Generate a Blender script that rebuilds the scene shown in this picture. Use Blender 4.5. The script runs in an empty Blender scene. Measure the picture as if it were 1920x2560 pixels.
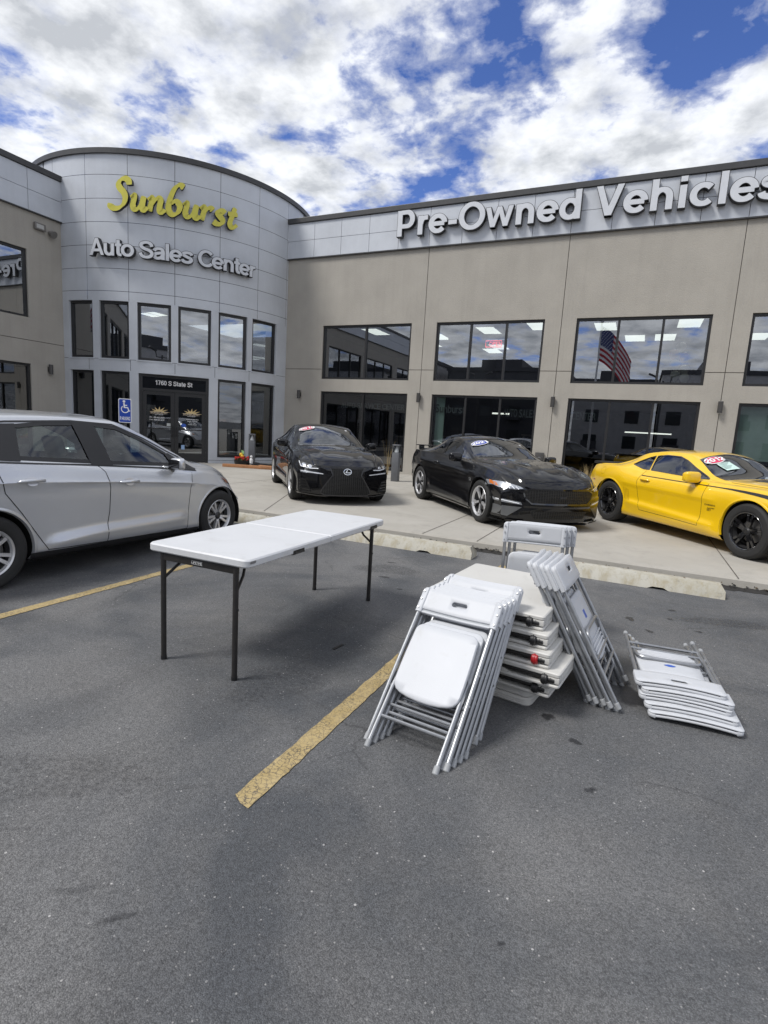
import bpy, bmesh, math, random
from mathutils import Vector, Matrix
from mathutils.bvhtree import BVHTree
from mathutils.geometry import delaunay_2d_cdt

random.seed(7)
R = math.radians
PI = math.pi
S = bpy.context.scene
COL = S.collection

# ------------------------------------------------------------ camera
def make_camera():
    f, pitch, roll, yaw, h = 1351.5, 0.1514, 0.0591, 0.4304, 1.4943
    cd = bpy.data.cameras.new('camera')
    cd.sensor_fit = 'VERTICAL'; cd.sensor_height = 24.0; cd.lens = f/2560*24.0
    cd.clip_end = 3000; cd.clip_start = 0.05
    o = bpy.data.objects.new('camera', cd); COL.objects.link(o)
    cy, sy = math.cos(yaw), math.sin(yaw)
    fw = Vector((-sy*math.cos(pitch), cy*math.cos(pitch), -math.sin(pitch)))
    rt = Vector((cy, sy, 0)); up = rt.cross(fw)
    cr, sr = math.cos(roll), math.sin(roll)
    r2 = cr*rt+sr*up; u2 = -sr*rt+cr*up
    m = Matrix.Identity(4)
    for i in range(3):
        m[i][0] = r2[i]; m[i][1] = u2[i]; m[i][2] = -fw[i]
    m[2][3] = h
    o.matrix_world = m
    S.camera = o
make_camera()

S.view_settings.view_transform = 'Standard'
S.view_settings.look = 'None'
S.view_settings.gamma = 1
S.view_settings.exposure = 1.25

# ------------------------------------------------------------ sun and sky
SUN = Vector((-0.50, -0.52, 0.95)).normalized()
SUN_EL = math.asin(SUN.z); SUN_AZ = math.atan2(SUN.x, SUN.y)
sl = bpy.data.lights.new('sun', 'SUN'); sl.energy = 1.3; sl.angle = R(16); sl.color = (1.0, .97, .93)
so = bpy.data.objects.new('sun', sl); COL.objects.link(so)
so.rotation_euler = (-SUN).to_track_quat('-Z', 'Y').to_euler(); so.location = (0, 0, 40)

class N:
    """tiny node helper"""
    def __init__(s, tree): s.t = tree; s.n = tree.nodes; s.l = tree.links
    def new(s, typ, **kw):
        n = s.n.new(typ)
        for k, v in kw.items():
            if k == 'inp':
                for a, b in v.items():
                    if isinstance(b, bpy.types.NodeSocket): s.l.new(b, n.inputs[a])
                    else: n.inputs[a].default_value = b
            else: setattr(n, k, v)
        return n
    def math(s, op, a, b=0.0, c=None, clamp=False):
        n = s.new('ShaderNodeMath', operation=op, use_clamp=clamp)
        for i, v in enumerate((a, b) if c is None else (a, b, c)):
            if isinstance(v, bpy.types.NodeSocket): s.l.new(v, n.inputs[i])
            else: n.inputs[i].default_value = v
        return n.outputs[0]
    def noise(s, vec, scale, detail=4, rough=.55, dist=0.0, out=0):
        n = s.new('ShaderNodeTexNoise', inp={'Scale': scale, 'Detail': detail, 'Roughness': rough, 'Distortion': dist})
        if vec is not None: s.l.new(vec, n.inputs['Vector'])
        return n.outputs[out]
    def ramp(s, fac, stops, mode='LINEAR'):
        n = s.new('ShaderNodeValToRGB'); n.color_ramp.interpolation = mode
        e = n.color_ramp.elements
        while len(e) < len(stops): e.new(.5)
        for el, (p, c) in zip(e, stops):
            el.position = p
            el.color = (c, c, c, 1) if not hasattr(c, '__len__') else (*c[:3], 1)
        s.l.new(fac, n.inputs[0]); return n.outputs[0]
    def mix(s, fac, a, b, mode='MIX'):
        n = s.new('ShaderNodeMix', data_type='RGBA', blend_type=mode)
        for i, v in ((0, fac), (6, a), (7, b)):
            if isinstance(v, bpy.types.NodeSocket): s.l.new(v, n.inputs[i])
            elif i == 0: n.inputs[0].default_value = v
            else: n.inputs[i].default_value = (*v[:3], 1)
        return n.outputs[2]

CLOUD_LIT, CLOUD_GREY = (4.7, 4.8, 4.95), (2.4, 2.52, 2.72)
def make_world():
    w = bpy.data.worlds.new('World'); S.world = w; w.use_nodes = True
    t = w.node_tree; t.nodes.clear(); k = N(t)
    out = k.new('ShaderNodeOutputWorld')
    sky = k.new('ShaderNodeTexSky', sky_type='NISHITA', sun_disc=False, sun_elevation=SUN_EL, sun_rotation=SUN_AZ,
                altitude=1400, air_density=1.0, dust_density=.25, ozone_density=2.2)
    # deeper blue between the clouds
    hs = k.new('ShaderNodeHueSaturation', inp={'Saturation': 1.12, 'Value': .61, 'Color': k.mix(1.0, sky.outputs[0], (.92, .86, 1.10), 'MULTIPLY')})
    tc = k.new('ShaderNodeTexCoord')
    sep = k.new('ShaderNodeSeparateXYZ', inp={0: tc.outputs['Generated']})
    z = k.math('ADD', k.math('MAXIMUM', sep.outputs[2], 0.0), .16)
    px = k.math('DIVIDE', sep.outputs[0], z); py = k.math('DIVIDE', sep.outputs[1], z)
    P = k.new('ShaderNodeCombineXYZ', inp={0: px, 1: py, 2: 0.0}).outputs[0]
    def off(v): return k.new('ShaderNodeVectorMath', operation='ADD', inp={0: P, 1: v}).outputs[0]
    n1 = k.noise(off((0, 0, 4.3)), 4.5, 8, .52, .35)
    n2 = k.noise(off((3, 1, 1.7)), 15.0, 7, .6, .2)
    big = k.noise(off((7, 2, .6)), .9, 3, .5)
    # where the cover opens and closes over the lot (plan position of the cloud, radius, weight)
    lay = 0.0; belly0 = 0.0
    for cx, cy, r, a in [(.02, 1.25, .16, -.34), (-.30, 1.28, .10, -.14), (-.50, 1.42, .12, -.14), (-.9, 1.28, .08, -.10), (-.04, 1.42, .08, -.30), (.08, 1.32, .08, -.26), (-.62, 1.31, .07, -.20), (-.67, 1.21, .05, -.14), (-1.13, 1.18, .085, -.20), (-1.22, 1.09, .05, -.12), (-.61, 1.58, .08, -.24),
                         (-.16, 1.43, .06, -.20), (-.36, 1.13, .07, -.20), (-.45, 1.21, .04, -.12), (-.93, .87, .06, .20),
                         (-1.15, .85, .36, .16), (-1.02, 1.38, .14, .14), (-.19, 1.25, .08, .16), (-.30, 1.52, .08, .12), (.16, 1.50, .08, .24), (.09, 1.21, .05, .14), (-.02, 1.60, .09, .16), (-.8, 1.1, .2, .08)]:
        d = k.new('ShaderNodeVectorMath', operation='DISTANCE', inp={0: P, 1: (cx, cy, 0)}).outputs['Value']
        r *= 1.25
        g = k.math('POWER', 2.718, k.math('MULTIPLY', k.math('MULTIPLY', d, d), -1/(r*r)))
        lay = k.math('MULTIPLY_ADD', g, a*.62, lay)
    south = k.math('MULTIPLY', k.math('SUBTRACT', .3, py, clamp=True), .10)      # the sky behind the camera is mostly covered
    cov = k.math('ADD', k.math('ADD', k.math('MULTIPLY_ADD', k.math('SUBTRACT', n1, .5), 1.0, .5), k.math('MULTIPLY', k.math('SUBTRACT', n2, .5), .44)), k.math('ADD', k.math('ADD', lay, south), k.math('MULTIPLY', k.math('SUBTRACT', big, .42), .35)))
    mask = k.ramp(cov, [(.36, 0), (.45, .28), (.54, .82), (.65, 1)])
    # thickness makes the bellies grey
    n3 = k.noise(off((.05, .03, 2.9)), 6.5, 7, .58)
    dg = k.new('ShaderNodeVectorMath', operation='DISTANCE', inp={0: P, 1: (-1.12, .86, 0)}).outputs['Value']
    gg = k.math('MULTIPLY', k.math('POWER', 2.718, k.math('MULTIPLY', k.math('MULTIPLY', dg, dg), -16)), .10)
    bl = k.math('ADD', k.math('ADD', k.math('MULTIPLY', cov, .30), k.math('MULTIPLY', k.math('MULTIPLY_ADD', k.math('SUBTRACT', n3, .5), 1.5, .5), .70)), gg)
    belly = k.ramp(bl, [(.40, 0), (.53, .35), (.72, 1)])
    ccol = k.mix(belly, CLOUD_LIT, CLOUD_GREY)
    col = k.mix(mask, hs.outputs[0], ccol)
    bg = k.new('ShaderNodeBackground', inp={'Color': col, 'Strength': .1})
    t.links.new(bg.outputs[0], out.inputs[0])
make_world()

# ------------------------------------------------------------ mesh helpers
class MB:
    def __init__(s): s.v = []; s.f = []; s.m = []
    def add(s, vs, fs, mi=0, M=None):
        b = len(s.v)
        s.v += [tuple(M @ Vector(p)) if M is not None else tuple(p) for p in vs]
        s.f += [tuple(b+i for i in f) for f in fs]; s.m += [mi]*len(fs)
        return s
    def quad(s, a, b, c, d, mi=0): return s.add([a, b, c, d], [(0, 1, 2, 3)], mi)
    def box(s, x0, x1, y0, y1, z0, z1, mi=0, M=None):
        v = [(x, y, z) for x in (x0, x1) for y in (y0, y1) for z in (z0, z1)]
        return s.add(v, [(0, 1, 3, 2), (4, 6, 7, 5), (0, 4, 5, 1), (2, 3, 7, 6), (0, 2, 6, 4), (1, 5, 7, 3)], mi, M)
    def rbox(s, x0, x1, y0, y1, z0, z1, b=.01, mi=0, M=None, seg=2):
        bm = bmesh.new(); bmesh.ops.create_cube(bm, size=1)
        for v in bm.verts:
            v.co = Vector(((x0+x1)/2+v.co.x*(x1-x0), (y0+y1)/2+v.co.y*(y1-y0), (z0+z1)/2+v.co.z*(z1-z0)))
        bmesh.ops.bevel(bm, geom=bm.edges[:], offset=b, segments=seg, affect='EDGES', profile=.5)
        s.bm(bm, mi, M); return s
    def bm(s, bm, mi=0, M=None):
        bm.verts.index_update(); s.add([v.co for v in bm.verts], [[v.index for v in f.verts] for f in bm.faces], mi, M); bm.free()
    def tube(s, pts, r, n=10, mi=0, M=None, caps=True):
        pts = [Vector(p) for p in pts]; rs = r if hasattr(r, '__len__') else [r]*len(pts)
        vs = []; fs = []; prev = None
        for i, p in enumerate(pts):
            a = pts[max(i-1, 0)]; b = pts[min(i+1, len(pts)-1)]
            d = (b-a).normalized()
            if prev is None:
                u = d.orthogonal().normalized()
            else:
                u = (prev - d*prev.dot(d)).normalized()
            prev = u; w = d.cross(u)
            for k in range(n):
                an = 2*PI*k/n
                vs.append(p+(u*math.cos(an)+w*math.sin(an))*rs[i])
        for i in range(len(pts)-1):
            for k in range(n):
                k2 = (k+1) % n
                fs.append((i*n+k, i*n+k2, (i+1)*n+k2, (i+1)*n+k))
        if caps:
            fs.append(tuple(range(n-1, -1, -1))); fs.append(tuple(range((len(pts)-1)*n, len(pts)*n)))
        return s.add(vs, fs, mi, M)
    def lathe(s, prof, n=32, mi=0, M=None, mis=None):
        """prof: (r, h); axis = local Y"""
        vs = []; fs = []
        for (r, h) in prof:
            for k in range(n):
                a = 2*PI*k/n; vs.append((r*math.cos(a), h, r*math.sin(a)))
        b0 = len(s.f)
        for i in range(len(prof)-1):
            for k in range(n):
                k2 = (k+1) % n; fs.append((i*n+k, i*n+k2, (i+1)*n+k2, (i+1)*n+k))
        s.add(vs, fs, mi, M)
        if mis:
            for i in range(len(prof)-1):
                for k in range(n): s.m[b0+i*n+k] = mis[i]
        return s
    def sphere(s, c, r, n=12, mi=0, sc=(1, 1, 1)):
        vs = []; fs = []; m = n//2
        for i in range(m+1):
            th = PI*i/m
            for k in range(n):
                a = 2*PI*k/n
                vs.append((c[0]+r*sc[0]*math.sin(th)*math.cos(a), c[1]+r*sc[1]*math.sin(th)*math.sin(a), c[2]+r*sc[2]*math.cos(th)))
        for i in range(m):
            for k in range(n):
                k2 = (k+1) % n; fs.append((i*n+k, (i+1)*n+k, (i+1)*n+k2, i*n+k2))
        return s.add(vs, fs, mi)
    def plate(s, outer, holes=(), t=.02, rd=.004, nf=None, grid=None, mi=0, M=None, z0=0.0):
        """rounded plate in local XY, thickness t along Z (z0..z0+t); nf(x,y)->z shift"""
        nf = nf or (lambda x, y: 0)
        loops_o = [outer]+list(holes)
        def inset(lp, d, hole):
            n = len(lp); o = []
            ar = sum(lp[i][0]*lp[(i+1) % n][1]-lp[(i+1) % n][0]*lp[i][1] for i in range(n))
            sg = 1 if ar > 0 else -1
            if hole: sg = -sg
            for i in range(n):
                a = Vector(lp[i-1]); b = Vector(lp[(i+1) % n]); q = b-a
                nn = Vector((-q.y, q.x)).normalized()*sg
                o.append((lp[i][0]+nn.x*d, lp[i][1]+nn.y*d))
            return o
        lin = [inset(l, rd, i > 0) for i, l in enumerate(loops_o)]
        tv, tf = fill2d(lin[0], lin[1:], grid)
        for side in (0, 1):
            zz = z0+(t if side else 0)
            s.add([(x, y, zz+nf(x, y)) for x, y in tv], [f if side else f[::-1] for f in tf], mi, M)
        for i, (lo, li) in enumerate(zip(loops_o, lin)):
            n = len(lo); rings = [(li, 0), (lo, rd), (lo, t-rd), (li, t)]
            vs = [(x, y, z0+h+nf(x, y)) for lp, h in rings for x, y in lp]
            fs = [(r*n+k, r*n+(k+1) % n, (r+1)*n+(k+1) % n, (r+1)*n+k) for r in range(3) for k in range(n)]
            if i: fs = [f[::-1] for f in fs]
            s.add(vs, fs, mi, M)
        return s
    def build(s, name, mats, parent=None, smooth=35, bevel=0, weld=True):
        me = bpy.data.meshes.new(name)
        me.from_pydata(s.v, [], s.f)
        if not isinstance(mats, (list, tuple)): mats = [mats]
        for m in mats: me.materials.append(m)
        if len(mats) > 1: me.polygons.foreach_set('material_index', s.m)
        bm = bmesh.new(); bm.from_mesh(me)
        if weld: bmesh.ops.remove_doubles(bm, verts=bm.verts, dist=2e-5)
        if bevel:
            es = [e for e in bm.edges if len(e.link_faces) == 2 and e.calc_face_angle(0) > R(30)]
            bmesh.ops.bevel(bm, geom=es, offset=bevel, segments=2, affect='EDGES', profile=.5)
        bmesh.ops.recalc_face_normals(bm, faces=bm.faces)
        bm.to_mesh(me); bm.free()
        if smooth:
            me.polygons.foreach_set('use_smooth', [True]*len(me.polygons))
            me.set_sharp_from_angle(angle=R(smooth))
        o = bpy.data.objects.new(name, me); COL.objects.link(o)
        if parent is not None: o.parent = parent
        return o

def pip(x, y, poly):
    c = False; n = len(poly); j = n-1
    for i in range(n):
        xi, yi = poly[i]; xj, yj = poly[j]
        if (yi > y) != (yj > y) and x < (xj-xi)*(y-yi)/(yj-yi)+xi: c = not c
        j = i
    return c

def fill2d(outer, holes=(), grid=None):
    vs = []; es = []
    for lp in [outer]+list(holes):
        b = len(vs); n = len(lp); vs += [Vector((p[0], p[1])) for p in lp]
        es += [(b+i, b+(i+1) % n) for i in range(n)]
    if grid:
        xs = [p[0] for p in outer]; ys = [p[1] for p in outer]
        nx = int((max(xs)-min(xs))/grid); ny = int((max(ys)-min(ys))/grid)
        for i in range(1, nx+1):
            for j in range(1, ny+1):
                x = min(xs)+(i-.5+.01*(j % 3))*grid; y = min(ys)+(j-.5+.013*(i % 2))*grid
                if pip(x, y, outer) and not any(pip(x, y, h) for h in holes): vs.append(Vector((x, y)))
    r = delaunay_2d_cdt(vs, es, [], 0, 1e-6)
    tv = [(p.x, p.y) for p in r[0]]; tf = []
    for f in r[2]:
        cx = sum(tv[i][0] for i in f)/len(f); cy = sum(tv[i][1] for i in f)/len(f)
        if pip(cx, cy, outer) and not any(pip(cx, cy, h) for h in holes): tf.append(tuple(f))
    return tv, tf

def rrect(x0, x1, y0, y1, r, n=6):
    rs = r if hasattr(r, '__len__') else (r, r, r, r)
    o = []
    for (cx, cy, a0, rr) in ((x1-rs[0], y1-rs[0], 0, rs[0]), (x0+rs[1], y1-rs[1], 90, rs[1]), (x0+rs[2], y0+rs[2], 180, rs[2]), (x1-rs[3], y0+rs[3], 270, rs[3])):
        for k in range(n+1):
            a = R(a0+90*k/n); o.append((cx+rr*math.cos(a), cy+rr*math.sin(a)))
    return o

def spline(pts, n=8, closed=False):
    P = [Vector(p) for p in pts]; o = []; m = len(P)
    for i in range(m if closed else m-1):
        if closed: a, b, c, d = P[i-1], P[i], P[(i+1) % m], P[(i+2) % m]
        else: a, b, c, d = P[max(i-1, 0)], P[i], P[i+1], P[min(i+2, m-1)]
        for k in range(n):
            t = k/n
            o.append(.5*((2*b)+(c-a)*t+(2*a-5*b+4*c-d)*t*t+(3*b-a-3*c+d)*t**3))
    if not closed: o.append(P[-1])
    return o

def empty(name, loc=(0, 0, 0), rz=0.0, M=None):
    o = bpy.data.objects.new(name, None); COL.objects.link(o); o.empty_display_size = .1
    if M is not None: o.matrix_world = M
    else: o.location = loc; o.rotation_euler = (0, 0, rz)
    return o
def tag(o, label=None, cat=None, group=None, kind=None):
    if label: o['label'] = label
    if cat: o['category'] = cat
    if group: o['group'] = group
    if kind: o['kind'] = kind
    return o
def copy_tree(o, parent=None):
    c = o.copy(); COL.objects.link(c)
    if parent is not None: c.parent = parent
    for ch in list(o.children): copy_tree(ch, c)
    return c

# ------------------------------------------------------------ materials
MATS = {}
def pm(name, col, rough=.5, metal=0.0, var=.08, vs=6.0, bump=0.0, bs=60.0, coat=0.0, spec=.5, rvar=0.0, flake=0.0):
    m = bpy.data.materials.new(name); m.use_nodes = True
    k = N(m.node_tree); b = k.n['Principled BSDF']
    tc = k.new('ShaderNodeTexCoord').outputs['Object']
    n = k.noise(tc, vs, 5, .6)
    lo = tuple(max(c*(1-var), 0) for c in col); hi = tuple(c*(1+var) for c in col)
    c = k.mix(k.ramp(n, [(.3, 0), (.7, 1)]), lo, hi)
    if flake:
        fl = k.noise(tc, 900, 1, .5); c = k.mix(k.math('MULTIPLY', k.ramp(fl, [(.5, 0), (.75, 1)]), flake), c, tuple(min(1, x*1.9+.05) for x in col))
    k.l.new(c, b.inputs['Base Color'])
    b.inputs['Roughness'].default_value = rough; b.inputs['Metallic'].default_value = metal
    if rvar: k.l.new(k.math('ADD', rough-rvar/2, k.math('MULTIPLY', n, rvar)), b.inputs['Roughness'])
    b.inputs['Specular IOR Level'].default_value = spec
    if coat:
        b.inputs['Coat Weight'].default_value = coat; b.inputs['Coat Roughness'].default_value = .03
    if bump:
        bn = k.noise(tc, bs, 6, .6)
        bp = k.new('ShaderNodeBump', inp={'Strength': bump, 'Distance': .01, 'Height': bn})
        k.l.new(bp.outputs[0], b.inputs['Normal'])
    MATS[name] = m
    return m
def glass(name, tint, refl=.12, ior=1.55, rough=0.0):
    """a thin pane: tinted see-through plus mirror reflection by Fresnel"""
    m = bpy.data.materials.new(name); m.use_nodes = True
    k = N(m.node_tree); k.n.clear()
    out = k.new('ShaderNodeOutputMaterial')
    tr = k.new('ShaderNodeBsdfTransparent', inp={'Color': (*tint, 1)})
    gl = k.new('ShaderNodeBsdfGlossy', inp={'Color': (.92, .95, 1, 1), 'Roughness': rough})
    geo = k.new('ShaderNodeNewGeometry')
    ge = k.new('ShaderNodeTexCoord').outputs['Object']
    # slight waviness of real panes
    bp = k.new('ShaderNodeBump', inp={'Strength': .02, 'Distance': .02, 'Height': k.noise(ge, 1.3, 1, .4)})
    k.l.new(bp.outputs[0], gl.inputs['Normal'])
    lw = k.new('ShaderNodeLayerWeight', inp={'Blend': .5})
    fr = k.math('POWER', lw.outputs['Facing'], 3.2)
    fac = k.math('ADD', refl, k.math('MULTIPLY', fr, 1-refl), clamp=True)
    mx = k.new('ShaderNodeMixShader', inp={0: fac, 1: tr.outputs[0], 2: gl.outputs[0]})
    k.l.new(mx.outputs[0], out.inputs[0])
    MATS[name] = m; return m
def emit(name, col, st):
    m = bpy.data.materials.new(name); m.use_nodes = True
    k = N(m.node_tree); k.n.clear()
    k.l.new(k.new('ShaderNodeEmission', inp={'Color': (*col, 1), 'Strength': st}).outputs[0], k.new('ShaderNodeOutputMaterial').inputs[0])
    return m

M_stucco = pm('stucco', (.375, .352, .312), .9, var=.06, vs=1.3, bump=.8, bs=45)
def weather(m, amt):
    # rain streaks and faint dirt running down a wall
    k = N(m.node_tree); b = k.n['Principled BSDF']; tc = k.new('ShaderNodeTexCoord').outputs['Object']
    mp = k.new('ShaderNodeMapping', inp={0: tc, 3: (3.2, 3.2, .16)}).outputs[0]
    st = k.math('MULTIPLY', k.ramp(k.noise(mp, 1.6, 6, .65), [(.48, 0), (.75, 1)]), amt)
    fine = k.ramp(k.noise(tc, 120, 3, .7), [(.35, .10), (.55, 0)])
    old = b.inputs['Base Color'].links[0].from_socket
    k.l.new(k.mix(k.math('ADD', st, fine, clamp=True), old, (.10, .095, .085)), b.inputs['Base Color'])
weather(M_stucco, .09)
M_groove = pm('stucco_joint', (.10, .09, .08), .9)
M_panel = pm('aluminium_panel', (.535, .56, .60), .42, metal=.12, var=.07, vs=1.3, bump=.03, bs=3)
weather(M_panel, .05)
M_gap = pm('panel_gap', (.03, .03, .035), .8)
M_coping = pm('coping', (.045, .045, .046), .45, var=.15)
M_frame = pm('dark_window_frame', (.017, .017, .018), .42, var=.1)
M_winglass = glass('window_glass', (.38, .43, .44), .32)
M_winglass_low = glass('shopfront_glass', (.42, .47, .47), .16)
M_inwall = pm('interior_wall', (.035, .037, .04), .9)
M_infloor = pm('interior_floor', (.03, .03, .033), .35)
M_inceil = pm('interior_ceiling', (.045, .047, .05), .9)
M_troffer = emit('ceiling_light', (1, .97, .88), .95)
M_black = pm('black_plastic', (.014, .014, .015), .45)
M_white = pm('white_vinyl', (.75, .75, .75), .5)
M_greyvinyl = pm('grey_vinyl', (.11, .115, .12), .6)
M_letterface = pm('letter_face', (.58, .60, .635), .4, var=.05)
M_letterside = pm('letter_return', (.025, .025, .027), .5)
M_yellowface = pm('yellow_letter_face', (.60, .55, .07), .4, var=.08)
M_fixture = pm('bronze_fixture', (.055, .052, .05), .4, var=.15)

def concrete_mat(name, base, stain, cracks=False):
    m = bpy.data.materials.new(name); m.use_nodes = True
    k = N(m.node_tree); b = k.n['Principled BSDF']; tc = k.new('ShaderNodeTexCoord').outputs['Object']
    c = k.mix(k.ramp(k.noise(tc, .9, 6, .62, .4), [(.35, 0), (.68, 1)]), base, stain)
    c = k.mix(k.math('MULTIPLY', k.ramp(k.noise(tc, 3.1, 7, .7, .5), [(.52, 0), (.72, 1)]), .55), c, tuple(x*.62 for x in base))
    c = k.mix(k.math('MULTIPLY', k.noise(tc, 160, 2, .6), .35), c, tuple(x*.7 for x in base))
    if cracks:
        mp = k.new('ShaderNodeMapping', inp={0: tc, 3: (4.5, 4.5, .7)}).outputs[0]
        st = k.ramp(k.noise(mp, 2.4, 6, .7, .3), [(.45, 0), (.68, 1)])
        c = k.mix(k.math('MULTIPLY', st, .6), c, (.25, .2, .10))
        c = k.mix(k.math('MULTIPLY', k.ramp(k.noise(tc, 16, 4, .7), [(.58, 0), (.66, 1)]), .5), c, tuple(x*.5 for x in base))
    k.l.new(c, b.inputs['Base Color']); b.inputs['Roughness'].default_value = .88
    bp = k.new('ShaderNodeBump', inp={'Strength': .35, 'Distance': .01, 'Height': k.math('ADD', k.noise(tc, 90, 5, .65), k.math('MULTIPLY', k.noise(tc, 12, 4, .6), .7))})
    k.l.new(bp.outputs[0], b.inputs['Normal'])
    return m
M_walk = concrete_mat('pavement_concrete', (.42, .40, .36), (.345, .325, .285))
M_stop = concrete_mat('wheel_stop_concrete', (.46, .445, .39), (.39, .37, .305), True)

def asphalt_mat():
    m = bpy.data.materials.new('asphalt'); m.use_nodes = True
    k = N(m.node_tree); b = k.n['Principled BSDF']; tc = k.new('ShaderNodeTexCoord').outputs['Object']
    big = k.noise(tc, .62, 5, .55, .9); mid = k.noise(tc, 2.3, 6, .62, .3)
    c = k.mix(k.ramp(big, [(.40, 0), (.60, 1)]), (.070, .075, .082), (.152, .152, .152))
    c = k.mix(k.math('MULTIPLY', k.ramp(mid, [(.45, 0), (.7, 1)]), .5), c, (.145, .141, .136))
    c = k.mix(k.math('MULTIPLY', k.ramp(k.noise(tc, 5.5, 3, .5), [(.66, 0), (.76, 1)]), .3), c, (.06, .06, .062))
    mp = k.new('ShaderNodeMapping', inp={0: tc, 3: (1.6, .22, 1)}).outputs[0]
    c = k.mix(k.math('MULTIPLY', k.ramp(k.noise(mp, 1.5, 5, .6, .5), [(.50, 0), (.72, 1)]), .30), c, (.060, .062, .066))
    ck = k.new('ShaderNodeTexVoronoi', feature='DISTANCE_TO_EDGE', inp={'Vector': k.mix(.22, tc, k.noise(tc, 2.2, 6, .7, out=1)), 'Scale': .85})
    c = k.mix(k.math('MULTIPLY', k.ramp(ck.outputs[0], [(.0018, 1), (.006, 0)]), k.math('MULTIPLY', k.ramp(k.noise(tc, 1.1, 3, .6), [(.48, 0), (.60, 1)]), .6)), c, (.035, .035, .037))
    # stones of several sizes in dark binder
    def grains(sc, seed):
        v = k.new('ShaderNodeTexVoronoi', inp={'Vector': k.new('ShaderNodeVectorMath', operation='ADD', inp={0: tc, 1: (seed, seed*.7, 0)}).outputs[0], 'Scale': sc})
        return k.new('ShaderNodeSeparateColor', inp={0: v.outputs['Color']}), v.outputs['Distance']
    g1, d1 = grains(260, 0); g2, d2 = grains(120, 3.1)
    tone = k.math('ADD', k.math('MULTIPLY', k.math('SUBTRACT', g1.outputs[0], .5), .62), k.math('MULTIPLY', k.math('SUBTRACT', g2.outputs[0], .5), .36))
    lightness = k.math('ADD', 1.0, tone)
    c = k.mix(1.0, c, k.new('ShaderNodeCombineColor', inp={0: lightness, 1: lightness, 2: lightness}).outputs[0], 'MULTIPLY')
    gap = k.math('MULTIPLY', k.ramp(d1, [(.40, 0), (.75, 1)]), .40)
    c = k.mix(gap, c, (.028, .028, .030))
    for (gg, dd, lo, cola, colb) in ((g2, d2, .960, (.16, .158, .156), (.27, .265, .26)), (*grains(85, 7.7), .987, (.25, .245, .24), (.44, .43, .42))):
        st = k.math('MULTIPLY', k.ramp(gg.outputs[1], [(lo, 0), (lo+.008, 1)]), k.ramp(dd, [(.25, 1), (.42, 0)]))
        c = k.mix(st, c, k.mix(gg.outputs[2], cola, colb))
    g = k.math('SUBTRACT', 1.0, d1)
    k.l.new(c, b.inputs['Base Color'])
    k.l.new(k.math('ADD', .62, k.math('MULTIPLY', mid, .3)), b.inputs['Roughness'])
    h = k.math('ADD', g, k.math('MULTIPLY', k.noise(tc, 40, 3, .6), .5))
    bp = k.new('ShaderNodeBump', inp={'Strength': .45, 'Distance': .006, 'Height': h})
    k.l.new(bp.outputs[0], b.inputs['Normal'])
    return m
M_asphalt = asphalt_mat()
def line_mat():
    m = bpy.data.materials.new('yellow_line_paint'); m.use_nodes = True
    k = N(m.node_tree); b = k.n['Principled BSDF']; tc = k.new('ShaderNodeTexCoord').outputs['Object']
    c = k.mix(k.ramp(k.noise(tc, 9, 5, .65), [(.35, 0), (.7, 1)]), (.34, .255, .11), (.46, .36, .185))
    v = k.new('ShaderNodeTexVoronoi', feature='DISTANCE_TO_EDGE', inp={'Vector': k.mix(.04, tc, k.noise(tc, 22, 3, .6, out=1)), 'Scale': 42.0})
    c = k.mix(k.math('MULTIPLY', k.ramp(v.outputs[0], [(.025, 1), (.07, 0)]), k.ramp(k.noise(tc, 5, 3, .5), [(.35, .15), (.6, .8)])), c, (.07, .06, .05))
    wear = k.ramp(k.noise(tc, 55, 4, .75), [(.52, 0), (.66, 1)])
    c = k.mix(k.math('MULTIPLY', wear, .55), c, (.085, .08, .075))
    k.l.new(c, b.inputs['Base Color']); b.inputs['Roughness'].default_value = .8
    bp = k.new('ShaderNodeBump', inp={'Strength': .4, 'Distance': .005, 'Height': k.noise(tc, 120, 3, .7)})
    k.l.new(bp.outputs[0], b.inputs['Normal'])
    return m
M_line = line_mat()
def stain_mat():
    m = pm('oil_stain', (.030, .030, .032), .5, var=.3, vs=30); k = N(m.node_tree); b = k.n['Principled BSDF']
    a = k.new('ShaderNodeAttribute', attribute_name='wet'); tc = k.new('ShaderNodeTexCoord').outputs['Object']
    f = k.math('MULTIPLY', k.ramp(k.math('ADD', a.outputs['Fac'], k.math('MULTIPLY', k.math('SUBTRACT', k.noise(tc, 45, 4, .7), .5), .9)), [(.2, 0), (.75, 1)]), .72)
    k.l.new(f, b.inputs['Alpha']); return m
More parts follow.
